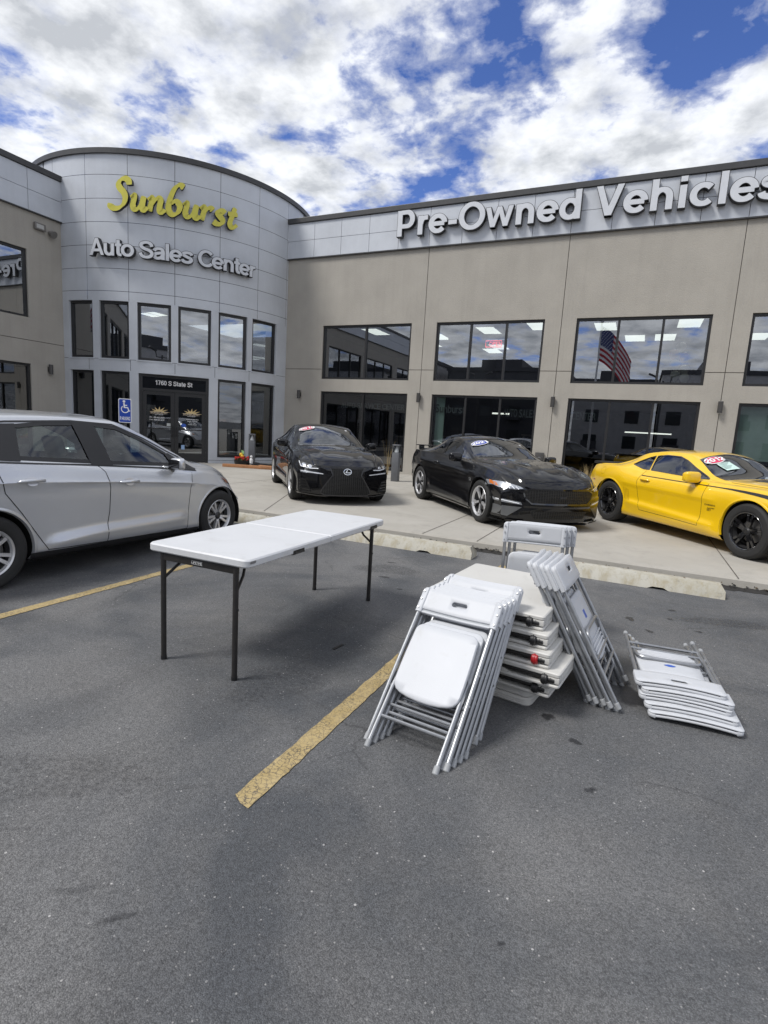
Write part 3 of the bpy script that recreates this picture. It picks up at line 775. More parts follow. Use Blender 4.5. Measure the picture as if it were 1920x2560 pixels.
CW, CB, CT = .425, .705, .858      # frame width, bottom of the back, top of the back (along the folded chair)
def make_chair(blue):
    root = empty('folding_chair')
    h = CW/2
    for s in (-1, 1):                             # front legs, running from the floor up into the back
        f = MB()
        f.tube([(s*h, .012, 0), (s*h, .40, 0), (s*(h-.002), CT-.02, 0)], .0118, 10)
        for q in (.30, .455): f.tube([(s*(h+.006), q, 0), (s*(h+.0145), q, 0)], .006, 8)
        f.build('front_leg', M_steel, root)
    b = MB(); b.tube([(-h, .285, -.002), (h, .285, -.002)], .0075, 8); b.build('pivot_rod', M_steel, root)
    hi = h-.032
    g = MB()                                      # inner legs with the bow under the seat
    g.tube([(-hi, -.018, .03), (-hi, .28, .014)]+[(-hi+.03*math.sin(a*PI/8)*0+.045*(1-math.cos(a*PI/8)), .40+.045*math.sin(a*PI/8), -.008) for a in range(0, 5)]
           + [(hi-.045*(1-math.cos(a*PI/8)), .40+.045*math.sin(a*PI/8), -.008) for a in range(4, -1, -1)]+[(hi, .28, .014), (hi, -.018, .03)], .0112, 10)
    lg = g.build('rear_legs', M_steel, root)
    b = MB(); b.tube([(-hi, .125, .022), (hi, .125, .022)], .0085, 8); b.build('crossbar', M_steel, lg)
    b = MB(); b.tube([(-h, .195, -.004), (h, .195, -.004)], .0078, 8); b.build('crossbar', M_steel, root)
    for s in (-1, 1):
        for (u, n, y) in ((s*h, 0, 0), (s*hi, .031, -.032)):
            c = MB(); c.tube([(u, y-.006, n), (u, y-.002, n), (u, y+.03, n), (u, y+.033, n)], [.012, .0155, .0145, .012], 12); c.build('foot_cap', M_foot, root)
    # seat: wide plate with a bowed front edge
    top, bot, w1 = .638, .240, .176
    o = [(w1-.048+.048*math.cos(R(a)), top-.048+.048*math.sin(R(a))) for a in range(0, 91, 10)]
    o += [(-w1+.048-.048*math.sin(R(a)), top-.048+.048*math.cos(R(a))) for a in range(0, 91, 10)]
    o += [(-w1-.004, .47), (-w1-.005, .38)]
    o += [(-w1-.004, .318), (-w1+.003, .292), (-w1+.020, .270), (-w1+.045, .258), (-.085, .248), (-.03, .243), (.03, .243), (.085, .248), (w1-.045, .258), (w1-.020, .270), (w1-.003, .292), (w1+.004, .318)]
    o += [(w1+.005, .38), (w1+.004, .47)]
    p = MB(); p.plate(o, t=.022, rd=.006, nf=lambda x, y: -.010*(1-min(1, (x/.17)**2)), grid=.045, z0=.012)
    for q in range(5):                            # moulded ribs under the rear of the seat
        yy = .27+q*.024; w = .13+.008*q
        p.rbox(-w, w, yy-.006, yy+.006, -.004, .0125, .004)
    st = p.build('seat', M_seat, root, smooth=50)
    if blue:
        q = MB(); q.box(-.020, .022, .485, .535, .0015, .0045) if blue == 1 else q.add([(.03*math.cos(t*PI/8)*(1+.25*math.sin(3*t)), .50+.018*math.sin(t*PI/8), .0012) for t in range(16)], [tuple(range(16))])
        q.build('sticker', M_blue, st)
    # backrest: bowed panel with a carry slot between two thick end caps
    hw = h+.004
    nf = lambda x, y: -.012*(1-min(1, (x/hw)**2))
    out = [(hw-.028, CB+.012)]
    out = rrect(-hw+.012, hw-.012, CB+.022, CT-.004, (.03, .03, .004, .004), 5)
    # densify the long edges so that they bow
    dd = []
    for i in range(len(out)):
        a = out[i]; b2 = out[(i+1) % len(out)]; L = math.hypot(a[0]-b2[0], a[1]-b2[1]); n = max(1, int(L/.04))
        dd += [(a[0]+(b2[0]-a[0])*k/n, a[1]+(b2[1]-a[1])*k/n-0) for k in range(n)]
    slot = rrect(-.043, .043, CT-.078, CT-.05, .0135, 5)
    p = MB(); p.plate(dd, [slot], t=.010, rd=.003, nf=nf, grid=.04, z0=.004)
    sh = []
    so = rrect(-hw-.013, hw+.013, CB, CT, (.026, .026, .006, .006), 5)
    for i in range(len(so)):
        a = so[i]; b2 = so[(i+1) % len(so)]; L = math.hypot(a[0]-b2[0], a[1]-b2[1]); n = max(1, int(L/.04))
        sh += [(a[0]+(b2[0]-a[0])*k/n, a[1]+(b2[1]-a[1])*k/n) for k in range(n)]
    p.plate(sh, [slot], t=.0085, rd=.003, nf=lambda x, y: -.012*(1-min(1, (x/hw)**2)), grid=.04, z0=-.0165)
    for s in (-1, 1):                             # end caps, thick plastic wrapped round the tubes
        p.plate([(s*x, y) for x, y in [(hw+.013, CB), (hw+.013, CT-.03), (hw+.010, CT-.014), (hw-.001, CT-.003), (hw-.016, CT), (hw-.024, CT-.001), (hw-.024, CB), (hw-.0, CB-.004)][::s]], t=.027, rd=.006, z0=-.0105)
    def rail(y, rz, ry, z):
        return [(x, y, z+nf(x, y)) for x in [-hw+.02+k*(2*hw-.04)/14 for k in range(15)]]
    p.tube(rail(CT-.008, 0, 0, .006), .0085, 8); p.tube(rail(CB+.006, 0, 0, .004), .0075, 8)
    bk = p.build('backrest', M_seat, root, smooth=50)
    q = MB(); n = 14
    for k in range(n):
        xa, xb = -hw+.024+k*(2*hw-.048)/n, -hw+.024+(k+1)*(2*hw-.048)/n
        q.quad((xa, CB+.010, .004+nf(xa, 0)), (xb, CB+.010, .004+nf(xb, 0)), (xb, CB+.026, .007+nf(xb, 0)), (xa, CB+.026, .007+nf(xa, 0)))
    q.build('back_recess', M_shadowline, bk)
    for s in (-1, 1):
        for y in (CB+.02, CB+.075, CT-.03):
            r_ = MB(); r_.tube([(s*hw, y, .0195), (s*hw, y, .0225)], [.0062, .0045], 8); r_.build('rivet', M_rivet, bk)
    return root
PROTO = {k: make_chair(k) for k in (0, 1, 2)}
used = set()
def place_chair(M, label, group, blue=0):
    o = PROTO[blue]
    if blue in used: o = copy_tree(o)
    used.add(blue)
    o.matrix_world = M; tag(o, label, 'folding chair', group)
    return o
def lean_M(fx, fy, fz, yaw, lean, flip=False, roll=0.0):
    u = Vector((math.cos(yaw), math.sin(yaw), 0)); g = Vector((-math.sin(yaw), math.cos(yaw), 0))
    s = g*math.cos(lean)+Vector((0, 0, 1))*math.sin(lean); n = u.cross(s)
    if flip: u, n = -u, -n
    M = Matrix((u, s, n)).transposed().to_4x4(); M.translation = (fx, fy, fz)
    if roll: M = M @ Matrix.Rotation(roll, 4, 'Y')
    return M
GL_ = 'white folding chairs leaning on the near side of the table pile'
names = ['white folding chair at the very front of the left leaning stack, whole seat in view',
         'second white folding chair of the left leaning stack, just behind the front one',
         'third white folding chair of the left leaning stack, only back edge and legs in view',
         'fourth white folding chair of the left leaning stack, last of the tight front group',
         'fifth white folding chair of the left leaning stack, standing higher behind the front four',
         'rearmost white folding chair of the left leaning stack, resting on the table pile edge']
for i, (x, y, ya, le) in enumerate([(-.825, 2.186, -.100, .825), (-.809, 2.232, -.100, .829), (-.794, 2.277, -.098, .835), (-.780, 2.322, -.096, .842), (-.772, 2.455, -.072, .853), (-.764, 2.505, -.070, .863)]):
    place_chair(lean_M(x, y, 0, ya, le), names[i], GL_, 0)
names = ['outermost white folding chair of the right leaning stack, blue sticker on its seat',
         'second white folding chair of the right leaning stack, just under the blue stickered one',
         'middle white folding chair of the right leaning stack',
         'fourth white folding chair of the right leaning stack, next to innermost',
         'innermost white folding chair of the right leaning stack, touching the tables']
for i, (x, y, le, ya) in enumerate([(.082, 3.365, 1.035, 1.500), (.040, 3.360, 1.040, 1.505), (.004, 3.375, 1.046, 1.515), (-.042, 3.372, 1.052, 1.53), (-.082, 3.385, 1.058, 1.545)]):
    place_chair(lean_M(x, y, 0.03, ya, le, True), names[i], 'white folding chairs leaning on the right side of the table pile', 1 if i == 0 else 0)
names = ['nearest white folding chair standing behind the table pile, back and seat in view',
         'second white folding chair standing behind the table pile, its back edge just showing',
         'rear white folding chair standing behind the table pile, its back corner showing at right']
for i, (x, y, ya, le) in enumerate([(-.632, 4.10, .20, 1.555), (-.605, 4.15, .17, 1.56), (-.575, 4.20, .13, 1.565)]):
    place_chair(lean_M(x, y, 0.0, ya, le), names[i], 'white folding chairs standing behind the table pile', 0)
names = ['top white folding chair of the flat pile, blue smudge on its seat',
         'second white folding chair from the top of the flat pile',
         'middle white folding chair of the flat pile on the asphalt',
         'second white folding chair from the bottom of the flat pile',
         'lowest white folding chair of the flat pile, lying on the asphalt']
for i, (ex, ey, z, ya) in enumerate([(.366, 3.285, .158, 3.245), (.402, 3.258, .127, 3.228), (.392, 3.248, .095, 3.200), (.424, 3.214, .063, 3.212), (.446, 3.184, .031, 3.205)]):
    x, y = ex+math.sin(ya)*CT, ey-math.cos(ya)*CT
    place_chair(lean_M(x, y, z, ya, 0, True), names[i], 'white folding chairs lying flat in a pile', 2 if i == 0 else 0)

# ------------------------------------------------------------ the open table
def open_table():
    T = empty('folding_table', (-2.263, 3.236, 0), 1.5815)
    tag(T, 'white plastic folding table standing open on black steel legs on the asphalt', 'folding table')
    L, Wd, H = .915, .38, .735
    for s in (-1, 1):
        a, b = (.0012, L) if s > 0 else (-L, -.0012)
        rs = (.045, .009, .009, .045) if s > 0 else (.009, .045, .045, .009)
        p = MB(); o = rrect(a, b, -Wd, Wd, rs, 7)
        p.plate(o, t=.049, rd=.0085, grid=.2, z0=H-.049)
        tp = p.build('tabletop', M_table, T, smooth=40)
        for y in (-1,):
            hcx = -.40 if s < 0 else .70
            d = MB(); d.add([(hcx-.075, y*(Wd+.001), H-.0515), (hcx+.06, y*(Wd+.001), H-.0515), (hcx+.055, y*(Wd+.001), H-.024), (hcx-.07, y*(Wd+.001), H-.024),
                             (hcx-.075, y*(Wd-.04), H-.0525), (hcx+.06, y*(Wd-.04), H-.0525), (hcx+.055, y*(Wd-.04), H-.026), (hcx-.07, y*(Wd-.04), H-.026)],
                            [(0, 1, 2, 3), (0, 4, 5, 1), (3, 2, 6, 7)]); d.build('handle_recess', M_black, tp)
            d = MB(); d.box(hcx-.05, hcx+.035, y*(Wd+.004), y*(Wd+.001), H-.050, H-.036); d.build('handle_lip', pm('dark_plastic', (.03, .03, .032), .35), tp)
        if s < 0:
            d = MB(); d.plate(rrect(-.895, -.845, -.008, .008, .007, 4), t=.002, rd=.0005, M=Matrix.Translation((0, -Wd-.001, H-.016)) @ Matrix.Rotation(R(90), 4, 'X'))
            d.build('maker_plate', pm('grey_plate', (.16, .16, .165), .4), tp)
    hw, lx = .276, .885
    for s in (-1, 1):
        for v in (-1, 1):
            b = MB(); b.tube([(s*lx, v*hw, 0.0), (s*lx, v*hw, .012), (s*lx, v*hw, .40), (s*lx, v*hw, H-.03)], [.0165, .0165, .0165, .0165], 14)
            lg = b.build('leg', M_bronze, T, smooth=40)
            c = MB(); c.tube([(s*lx, v*hw, -.0005), (s*lx, v*hw, .024)], .0185, 14); c.build('foot_cap', M_black, lg)
            c = MB(); c.rbox(s*lx-.006, s*lx+.006, v*(hw+.0165)-.004, v*(hw+.0165)+.004, .42, .435, .002); c.build('height_button', M_black, lg)
        b = MB(); b.rbox(s*lx-.012, s*lx+.012, -hw-.016, hw+.016, H-.098, H-.052, .005); cb = b.build('apron_bar', M_bronze, T)
        for v in (-1, 1):
            b = MB(); b.tube([(s*(lx-.0), v*(hw-.0), .52), (s*(lx-.10), v*(hw-.03), .60), (s*(lx-.15), v*(hw-.05), H-.05)], .009, 8); b.build('brace', M_bronze, T)
        b = MB(); b.tube([(s*(lx-.15), -hw, H-.064), (s*(lx-.15), hw, H-.064)], .009, 8); b.build('cross_rod', M_bronze, T)
        if s < 0:
            b = MB(); b.box(-lx-.0135, -lx-.0125, -.045, .045, H-.088, H-.062); pl = b.build('maker_label', M_black, cb)
            t = MB(); t.box(-lx-.0140, -lx-.0136, -.042, .042, H-.0655, H-.0645); t.box(-lx-.0140, -lx-.0136, -.042, .042, H-.0855, H-.0845); t.build('label_border', M_white, cb)
            glyph_line(cb, 'LIFETIME', Matrix.Translation((-lx-.0142, 0, H-.0815)) @ Matrix.Rotation(R(-90), 4, 'Z') @ Matrix.Rotation(R(90), 4, 'X'), .0135, M_white, .0002, center=True, bold=.0)
    for v in (-1, 1): rl = MB(); rl.tube([(-.86, v*.20, H-.066), (.86, v*.20, H-.066)], .011, 8); rl.build('rail', M_bronze, T)
    return T

# ------------------------------------------------------------ writing
_TXT = {}
def glyph(ch, ext=.0, bold=.0, shear=0.0):
    key = (ch, round(ext, 5), round(bold, 4), shear)
    if key in _TXT: return _TXT[key]
    cu = bpy.data.curves.new('glyph', 'FONT'); cu.body = ch; cu.size = 1.0; cu.extrude = ext; cu.offset = bold; cu.shear = shear; cu.resolution_u = 5
    o = bpy.data.objects.new('glyph', cu); COL.objects.link(o)
    dg = bpy.context.evaluated_depsgraph_get(); dg.update()
    me = o.evaluated_get(dg).to_mesh()
    vs = [tuple(v.co) for v in me.vertices]; fs = [tuple(p.vertices) for p in me.polygons]
    o.evaluated_get(dg).to_mesh_clear(); bpy.data.objects.remove(o); bpy.data.curves.remove(cu)
    _TXT[key] = (vs, fs); return vs, fs
# advance widths of a plain bold grotesque, in em
ADV = {'P': .667, 'r': .389, 'e': .556, '-': .333, 'O': .778, 'w': .778, 'n': .611, 'd': .611, 'V': .667, 'h': .611, 'i': .278, 'c': .556, 'l': .278, 's': .556,
       'A': .722, 'u': .611, 't': .333, 'o': .611, 'S': .667, 'a': .556, 'C': .722, ' ': .278, '1': .40, '7': .556, '6': .556, '0': .556, 'b': .611, 'E': .667, 'R': .722, 'I': .278, 'T': .611, 'N': .722, 'U': .722}
CAPH = None
def cap_height():
    global CAPH
    if CAPH is None: CAPH = max(v[1] for v in glyph('H')[0])
    return CAPH
def glyph_line(parent, text, M, cap, mat, depth=.001, center=False, bold=.02, width=None, name='lettering', shear=0.0):
    """one flat mesh of small writing"""
    k = cap/cap_height(); em = cap/.716; x = 0; m = MB(); pos = []
    for ch in text:
        a = ADV.get(ch, .6)*em; pos.append((ch, x, a)); x += a
    sc = (width/x) if width else 1; off = -x*sc/2 if center else 0
    for ch, px, a in pos:
        if ch == ' ': continue
        vs, fs = glyph(ch, 0.0, bold, shear)
        if not vs: continue
        x0 = min(v[0] for v in vs); x1 = max(v[0] for v in vs); tw = a*.88 if ch not in 'Iil1-' else min(a*.8, (x1-x0)*k*1.3)
        sx = tw/max(x1-x0, 1e-6)
        m.add([((off+(px+(a-tw)/2+(v[0]-x0)*sx)*sc), v[1]*k, depth) for v in vs], fs, 0, M)
    o = m.build(name, mat, None, smooth=0); o.parent = parent
    if parent is not None and parent.type == 'EMPTY' and False: pass
    return o
def letter_mesh(ch, cap, depth, bold, width=None, edge=.012):
    """a channel letter: white face, dark return"""
    k = cap/cap_height(); vs, fs = glyph(ch, depth/2/k, bold)
    x0 = min(v[0] for v in vs); x1 = max(v[0] for v in vs); sx = (width/(x1-x0)) if width else k
    m = MB(); z1 = max(v[2] for v in vs)
    V = [((v[0]-x0)*sx, v[1]*k, (v[2])*k) for v in vs]
    m.add(V, fs)
    for i, f in enumerate(m.f):
        m.m[i] = 0 if all(m.v[j][2] > z1*k-1e-5 for j in f) else 1
    return m
open_table()

# ------------------------------------------------------------ pile of folded tables
def folded_table(x, y, z, yaw, label, mat, clip, kind='open', t=.084):
    """x,y = near right corner; local x runs left, y runs away"""
    T = empty('folded_table', (x, y, z), yaw); tag(T, label, 'folding table', 'white folding tables stacked flat')
    w, d = .745, .925
    if kind == 'hinge':
        for q in range(2):
            p = MB(); p.plate(rrect(-w, 0, 0, d, (.04, .04, .05, .05), 6), t=t/2-.002, rd=.010, grid=.2, z0=q*(t/2))
            for e in (.30, .52, .74):
                p.tube([(-w+.05, .0005, q*t/2+e*(t/2)), (-.05, .0005, q*t/2+e*(t/2))], .0024, 6)
            p.build('table_half', mat, T)
        return T
    p = MB()
    p.plate(rrect(-w, 0, 0, d, (.03, .03, .012, .018), 4), t=.026, rd=.006, grid=.25, z0=t-.026)
    p.rbox(-.075, -.002, .001, .05, .026, t-.0262, .003); p.rbox(-.024, -.0015, .0502, d-.04, .018, t-.0262, .002)
    p.rbox(-w+.0015, -w+.024, .001, d-.04, .018, t-.0262, .002)
    p.add([(-w+.03, .002, t-.028), (-.40, .002, t-.028), (-.33, .002, t-.028), (-.39, .002, t-.040), (-w+.03, .002, t-.040)], [(0, 1, 2, 3, 4)])
    p.build('table_half', mat, T)
    p = MB()
    p.plate(rrect(-w, 0, 0, d, (.03, .03, .012, .018), 4), t=.0175, rd=.005, grid=.25, z0=0)
    q = [(-w+.03, .0), (-.31, 0), (-.27, 0), (-.31, .016), (-w+.03, .016)]
    p.add([(a, .0015, .0175+b) for a, b in q]+[(a, .02, .0175+b) for a, b in q], [(0, 1, 2, 3, 4), (3, 2, 7, 8), (4, 3, 8, 9)])
    if clip != 'none': p.rbox(-.40, -.345, -.006, .02, .045, .066, .003)
    p.build('table_half', mat, T)
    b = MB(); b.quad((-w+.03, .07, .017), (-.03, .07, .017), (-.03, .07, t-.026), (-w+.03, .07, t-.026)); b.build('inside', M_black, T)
    b = MB(); b.tube([(-w+.05, .026, .046), (-.045, .026, .042)], .0145, 12); lg = b.build('leg', M_bronze, T)
    b = MB(); b.tube([(-.098, .010, .040), (-.092, .010, .040), (-.068, .010, .040), (-.062, .010, .040)], [.024, .030, .030, .024], 12)
    b.tube([(-.083, .010, .040), (-.077, .010, .040)], .034, 12)
    b.build('leg_lock', M_red if clip == 'red' else M_black, lg)
    b = MB(); b.tube([(-.062, .012, .040), (-.026, .012, .039)], [.0165, .0155], 12); b.tube([(-.05, .012, .0397), (-.044, .012, .0395)], .019, 12); b.build('leg_tip', M_black, lg)
    return T
folded_table(-.385, 2.935, 0.0, R(-9), 'folded white table at the very bottom of the pile, its ridged rounded edge facing out', M_tableold, 'none', 'hinge', .105)
folded_table(-.285, 2.890, .107, R(-8), 'folded white table second from the bottom of the pile, mostly in shadow', M_tableold, 'black', t=.082)
folded_table(-.235, 2.845, .191, R(-7), 'folded white table third from the bottom of the pile, jutting out furthest right', M_tableold, 'black')
folded_table(-.298, 2.872, .277, R(-6), 'folded white table with the red leg lock in the middle of the pile', M_tableold, 'red')
folded_table(-.322, 2.918, .363, R(-5.5), 'folded white table second from the top of the pile', M_tableold, 'black')
folded_table(-.358, 2.962, .449, R(-5), 'folded white table on top of the pile, its bare top in view', M_tableold, 'black')

def _arc(cx, cy, rx, ry, a0, a1, n=18): return [(cx+rx*math.cos(R(a0+(a1-a0)*i/n)), cy+ry*math.sin(R(a0+(a1-a0)*i/n))) for i in range(n+1)]
def _sp(pts): return [(p.x, p.y) for p in spline([Vector(q) for q in pts], 5)]
_ARCH = [(.14, .30)]+_arc(.305, .29, .165, .175, 168, 0, 14)+[(.47, 0)]
# plain bold grotesque drawn as pen strokes in em units (cap .716); ('d', ...) is a slanted bar with level ends
GLY = {
 'P': [[(.145, 0), (.145, .716)], [(.20, .657), (.37, .657)]+_arc(.375, .466, .165, .191, 90, -90)+[(.20, .275)]],
 'r': [[(.13, 0), (.13, .519)], _sp([(.14, .29), (.165, .38), (.23, .445), (.36, .455)])],
 'e': [[(.12, .255), (.48, .255)], _arc(.28, .26, .205, .205, 2, 322, 30)],
 '-': [[(.04, .255), (.295, .255)]],
 'O': [_arc(.389, .358, .30, .305, 90, 450, 40)], 'o': [_arc(.305, .26, .215, .205, 90, 450, 32)],
 'w': [('d', .075, .519, .215, 0, .135), ('d', .389, .519, .215, 0, .125), ('d', .389, .519, .563, 0, .125), ('d', .703, .519, .563, 0, .135)],
 'n': [[(.14, 0), (.14, .519)], _ARCH], 'h': [[(.14, 0), (.14, .716)], _ARCH], 'u': [[(.47, 0), (.47, .519)], [(.611-x, .519-y) for x, y in _ARCH]],
 'd': [[(.475, 0), (.475, .716)], _arc(.285, .26, .19, .205, 20, 340, 30)],
 'V': [('d', .085, .716, .333, 0, .16), ('d', .582, .716, .333, 0, .16)], 'A': [('d', .361, .716, .08, 0, .16), ('d', .361, .716, .642, 0, .16), [(.22, .215), (.50, .215)]],
 'i': [[(.139, 0), (.139, .519)], [(.139, .59), (.139, .716)]], 'l': [[(.139, 0), (.139, .716)]],
 'c': [_arc(.29, .26, .205, .205, 42, 318, 26)], 'C': [_arc(.40, .358, .29, .305, 38, 322, 32)],
 's': [_sp([(.47, .365), (.42, .44), (.28, .464), (.14, .425), (.125, .345), (.26, .285), (.42, .225), (.44, .135), (.34, .065), (.22, .055), (.10, .095), (.065, .165)])],
 'S': [_sp([(.58, .49), (.54, .60), (.42, .66), (.27, .655), (.14, .59), (.135, .48), (.28, .395), (.46, .34), (.575, .25), (.555, .13), (.42, .06), (.27, .055), (.14, .11), (.085, .225)])],
 't': [_sp([(.165, .67), (.165, .40), (.165, .16), (.205, .07), (.32, .055)]), [(.02, .462), (.315, .462)]],
 'a': [_sp([(.46, 0), (.46, .18), (.46, .34), (.41, .44), (.27, .464), (.14, .425), (.095, .345)]), _sp([(.44, .295), (.29, .275), (.135, .225), (.105, .13), (.18, .06), (.30, .065), (.40, .125), (.45, .20)])],
 '1': [[(.36, 0), (.36, .716)], [(.14, .53), (.26, .59), (.36, .70)]], '7': [[(.05, .655), (.50, .655)], _sp([(.47, .62), (.36, .45), (.27, .25), (.235, 0)])],
 '6': [_arc(.285, .235, .19, .18, 90, 450, 26), _sp([(.48, .55), (.42, .64), (.30, .66), (.17, .58), (.10, .42), (.095, .25)])], '0': [_arc(.278, .358, .19, .30, 90, 450, 34)],
 '2': [_sp([(.09, .50), (.12, .60), (.24, .66), (.38, .64), (.45, .54), (.41, .43), (.28, .30), (.13, .14), (.09, .06)]), [(.05, .06), (.50, .06)]], '9': [_arc(.275, .48, .19, .18, 90, 450, 26), _sp([(.075, .165), (.13, .08), (.26, .055), (.38, .13), (.455, .29), (.46, .46)])]}
def stroke_mesh(ch, em, z0, z1, grow=0.0, mb=None, mi_top=0, mi_side=1):
    m = mb or MB()
    for si, st in enumerate(GLY[ch]):
        top = z1+.0012*si
        if st[0] == 'd':
            _, xa, ya, xb, yb, w = st; g = grow/em
            q = [(xa-w/2-g, ya+g), (xb-w/2-g, yb-g), (xb+w/2+g, yb-g), (xa+w/2+g, ya+g)]
            q = [(a*em, b*em) for a, b in q]; rib = [(q[0], q[3]), (q[1], q[2])]
        else:
            P = [Vector((a*em, b*em)) for a, b in st]; n = len(P); rib = []; closed = (P[0]-P[-1]).length < 1e-4
            for i, p in enumerate(P):
                a = P[i-1] if i else (P[-2] if closed else P[0]); b = P[i+1] if i < n-1 else (P[1] if closed else P[-1])
                d = (b-a).normalized(); nn = Vector((-d.y, d.x)); w = ((.124+.034*abs(d.y))*em)/2+grow
                if grow and not closed: p = p-d*grow if i == 0 else p+d*grow if i == n-1 else p
                rib.append(((p.x+nn.x*w, p.y+nn.y*w), (p.x-nn.x*w, p.y-nn.y*w)))
        n = len(rib); b0 = len(m.v)
        m.v += [(x, y, z) for ab in rib for x, y in ab for z in (z0, top)]
        tf = [(4*i+1, 4*i+5, 4*i+7, 4*i+3) for i in range(n-1)]
        sf = [(4*i, 4*i+4, 4*i+5, 4*i+1) for i in range(n-1)]+[(4*i+2, 4*i+3, 4*i+7, 4*i+6) for i in range(n-1)]+[(0, 1, 3, 2), (4*n-4, 4*n-2, 4*n-1, 4*n-3)]+[(4*i, 4*i+2, 4*i+6, 4*i+4) for i in range(n-1)]
        m.f += [tuple(b0+j for j in f) for f in tf+sf]; m.m += [mi_top]*len(tf)+[mi_side]*len(sf)
    return m
# ------------------------------------------------------------ cars
def paint(name, col, metal=0.0, rough=.3, flake=0.0, coat=1.0):
    m = pm(name, col, rough, metal=metal, var=.03, vs=2, coat=coat, flake=flake)
    k = N(m.node_tree); b = k.n['Principled BSDF']; out = k.n['Material Output']
    # the inside of the shell is dark trim
    geo = k.new('ShaderNodeNewGeometry'); d = k.new('ShaderNodeBsdfDiffuse', inp={'Color': (.02, .02, .022, 1)})
    mx = k.new('ShaderNodeMixShader', inp={0: geo.outputs['Backfacing'], 1: b.outputs[0], 2: d.outputs[0]})
    k.l.new(mx.outputs[0], out.inputs[0])
    b.inputs['Coat Roughness'].default_value = .015
    return m
M_silver = paint('silver_paint', (.58, .595, .62), .55, .30, flake=.25)
M_blackpaint = paint('black_paint', (.004, .004, .005), 0, .3)
M_blackpaint.node_tree.nodes['Principled BSDF'].inputs['Specular IOR Level'].default_value = .1
M_yellow = paint('yellow_paint', (.80, .50, .006), 0, .28)
M_rubber = pm('tyre_rubber', (.018, .018, .018), .75, var=.2, bump=.1, bs=60)
M_alloy = pm('alloy', (.62, .62, .63), .30, metal=.6)
M_alloydark = pm('dark_alloy', (.05, .05, .053), .35, metal=.6)
M_gloss = pm('gloss_black', (.008, .008, .009), .12, coat=1)
M_well = pm('wheel_well', (.006, .006, .006), .95)
M_trim = pm('matte_black_trim', (.016, .016, .017), .5)
M_chrome = pm('chrome', (.75, .76, .78), .08, metal=1.0)
M_disc = pm('brake_disc', (.24, .23, .22), .4, metal=.7)
M_seatcloth = pm('dark_seat_cloth', (.035, .035, .038), .85)
M_greyseat = pm('grey_seat_cloth', (.16, .165, .175), .85)
M_clear = glass('car_glass_clear', (.52, .59, .56), .07)
M_tint = glass('car_glass_tinted', (.055, .06, .065), .09)
M_screen = glass('windscreen_glass', (.17, .19, .19), .10)
M_lamp = pm('headlamp_reflector', (.45, .47, .50), .15, metal=.7)
M_lens = glass('headlamp_lens', (.86, .88, .90), .08)
M_amber = pm('amber_lens', (.55, .14, .01), .2, coat=1)
M_redlens = pm('red_lens', (.30, .01, .012), .2, coat=1)
M_led = pm('white_led_strip', (.80, .82, .86), .2)
M_stripe = pm('black_stripe', (.015, .015, .016), .3)
M_tagred = pm('red_year_tag', (.62, .03, .10), .35)
M_tagblue = pm('blue_year_tag', (.03, .06, .42), .35)
M_paper = pm('price_sheet', (.52, .68, .63), .6)

def pch(pts):
    xs = [p[0] for p in pts]; ys = [p[1] for p in pts]; n = len(xs)
    d = [(ys[i+1]-ys[i])/(xs[i+1]-xs[i]) for i in range(n-1)]
    m = [d[0]]+[0 if d[i-1]*d[i] <= 0 else 2*d[i-1]*d[i]/(d[i-1]+d[i]) for i in range(1, n-1)]+[d[-1]]
    def f(x):
        if x <= xs[0]: return ys[0]
        if x >= xs[-1]: return ys[-1]
        i = 0
        while xs[i+1] < x: i += 1
        h = xs[i+1]-xs[i]; t = (x-xs[i])/h
        return (2*t**3-3*t*t+1)*ys[i]+(t**3-2*t*t+t)*h*m[i]+(-2*t**3+3*t*t)*ys[i+1]+(t**3-t*t)*h*m[i+1]
    return f

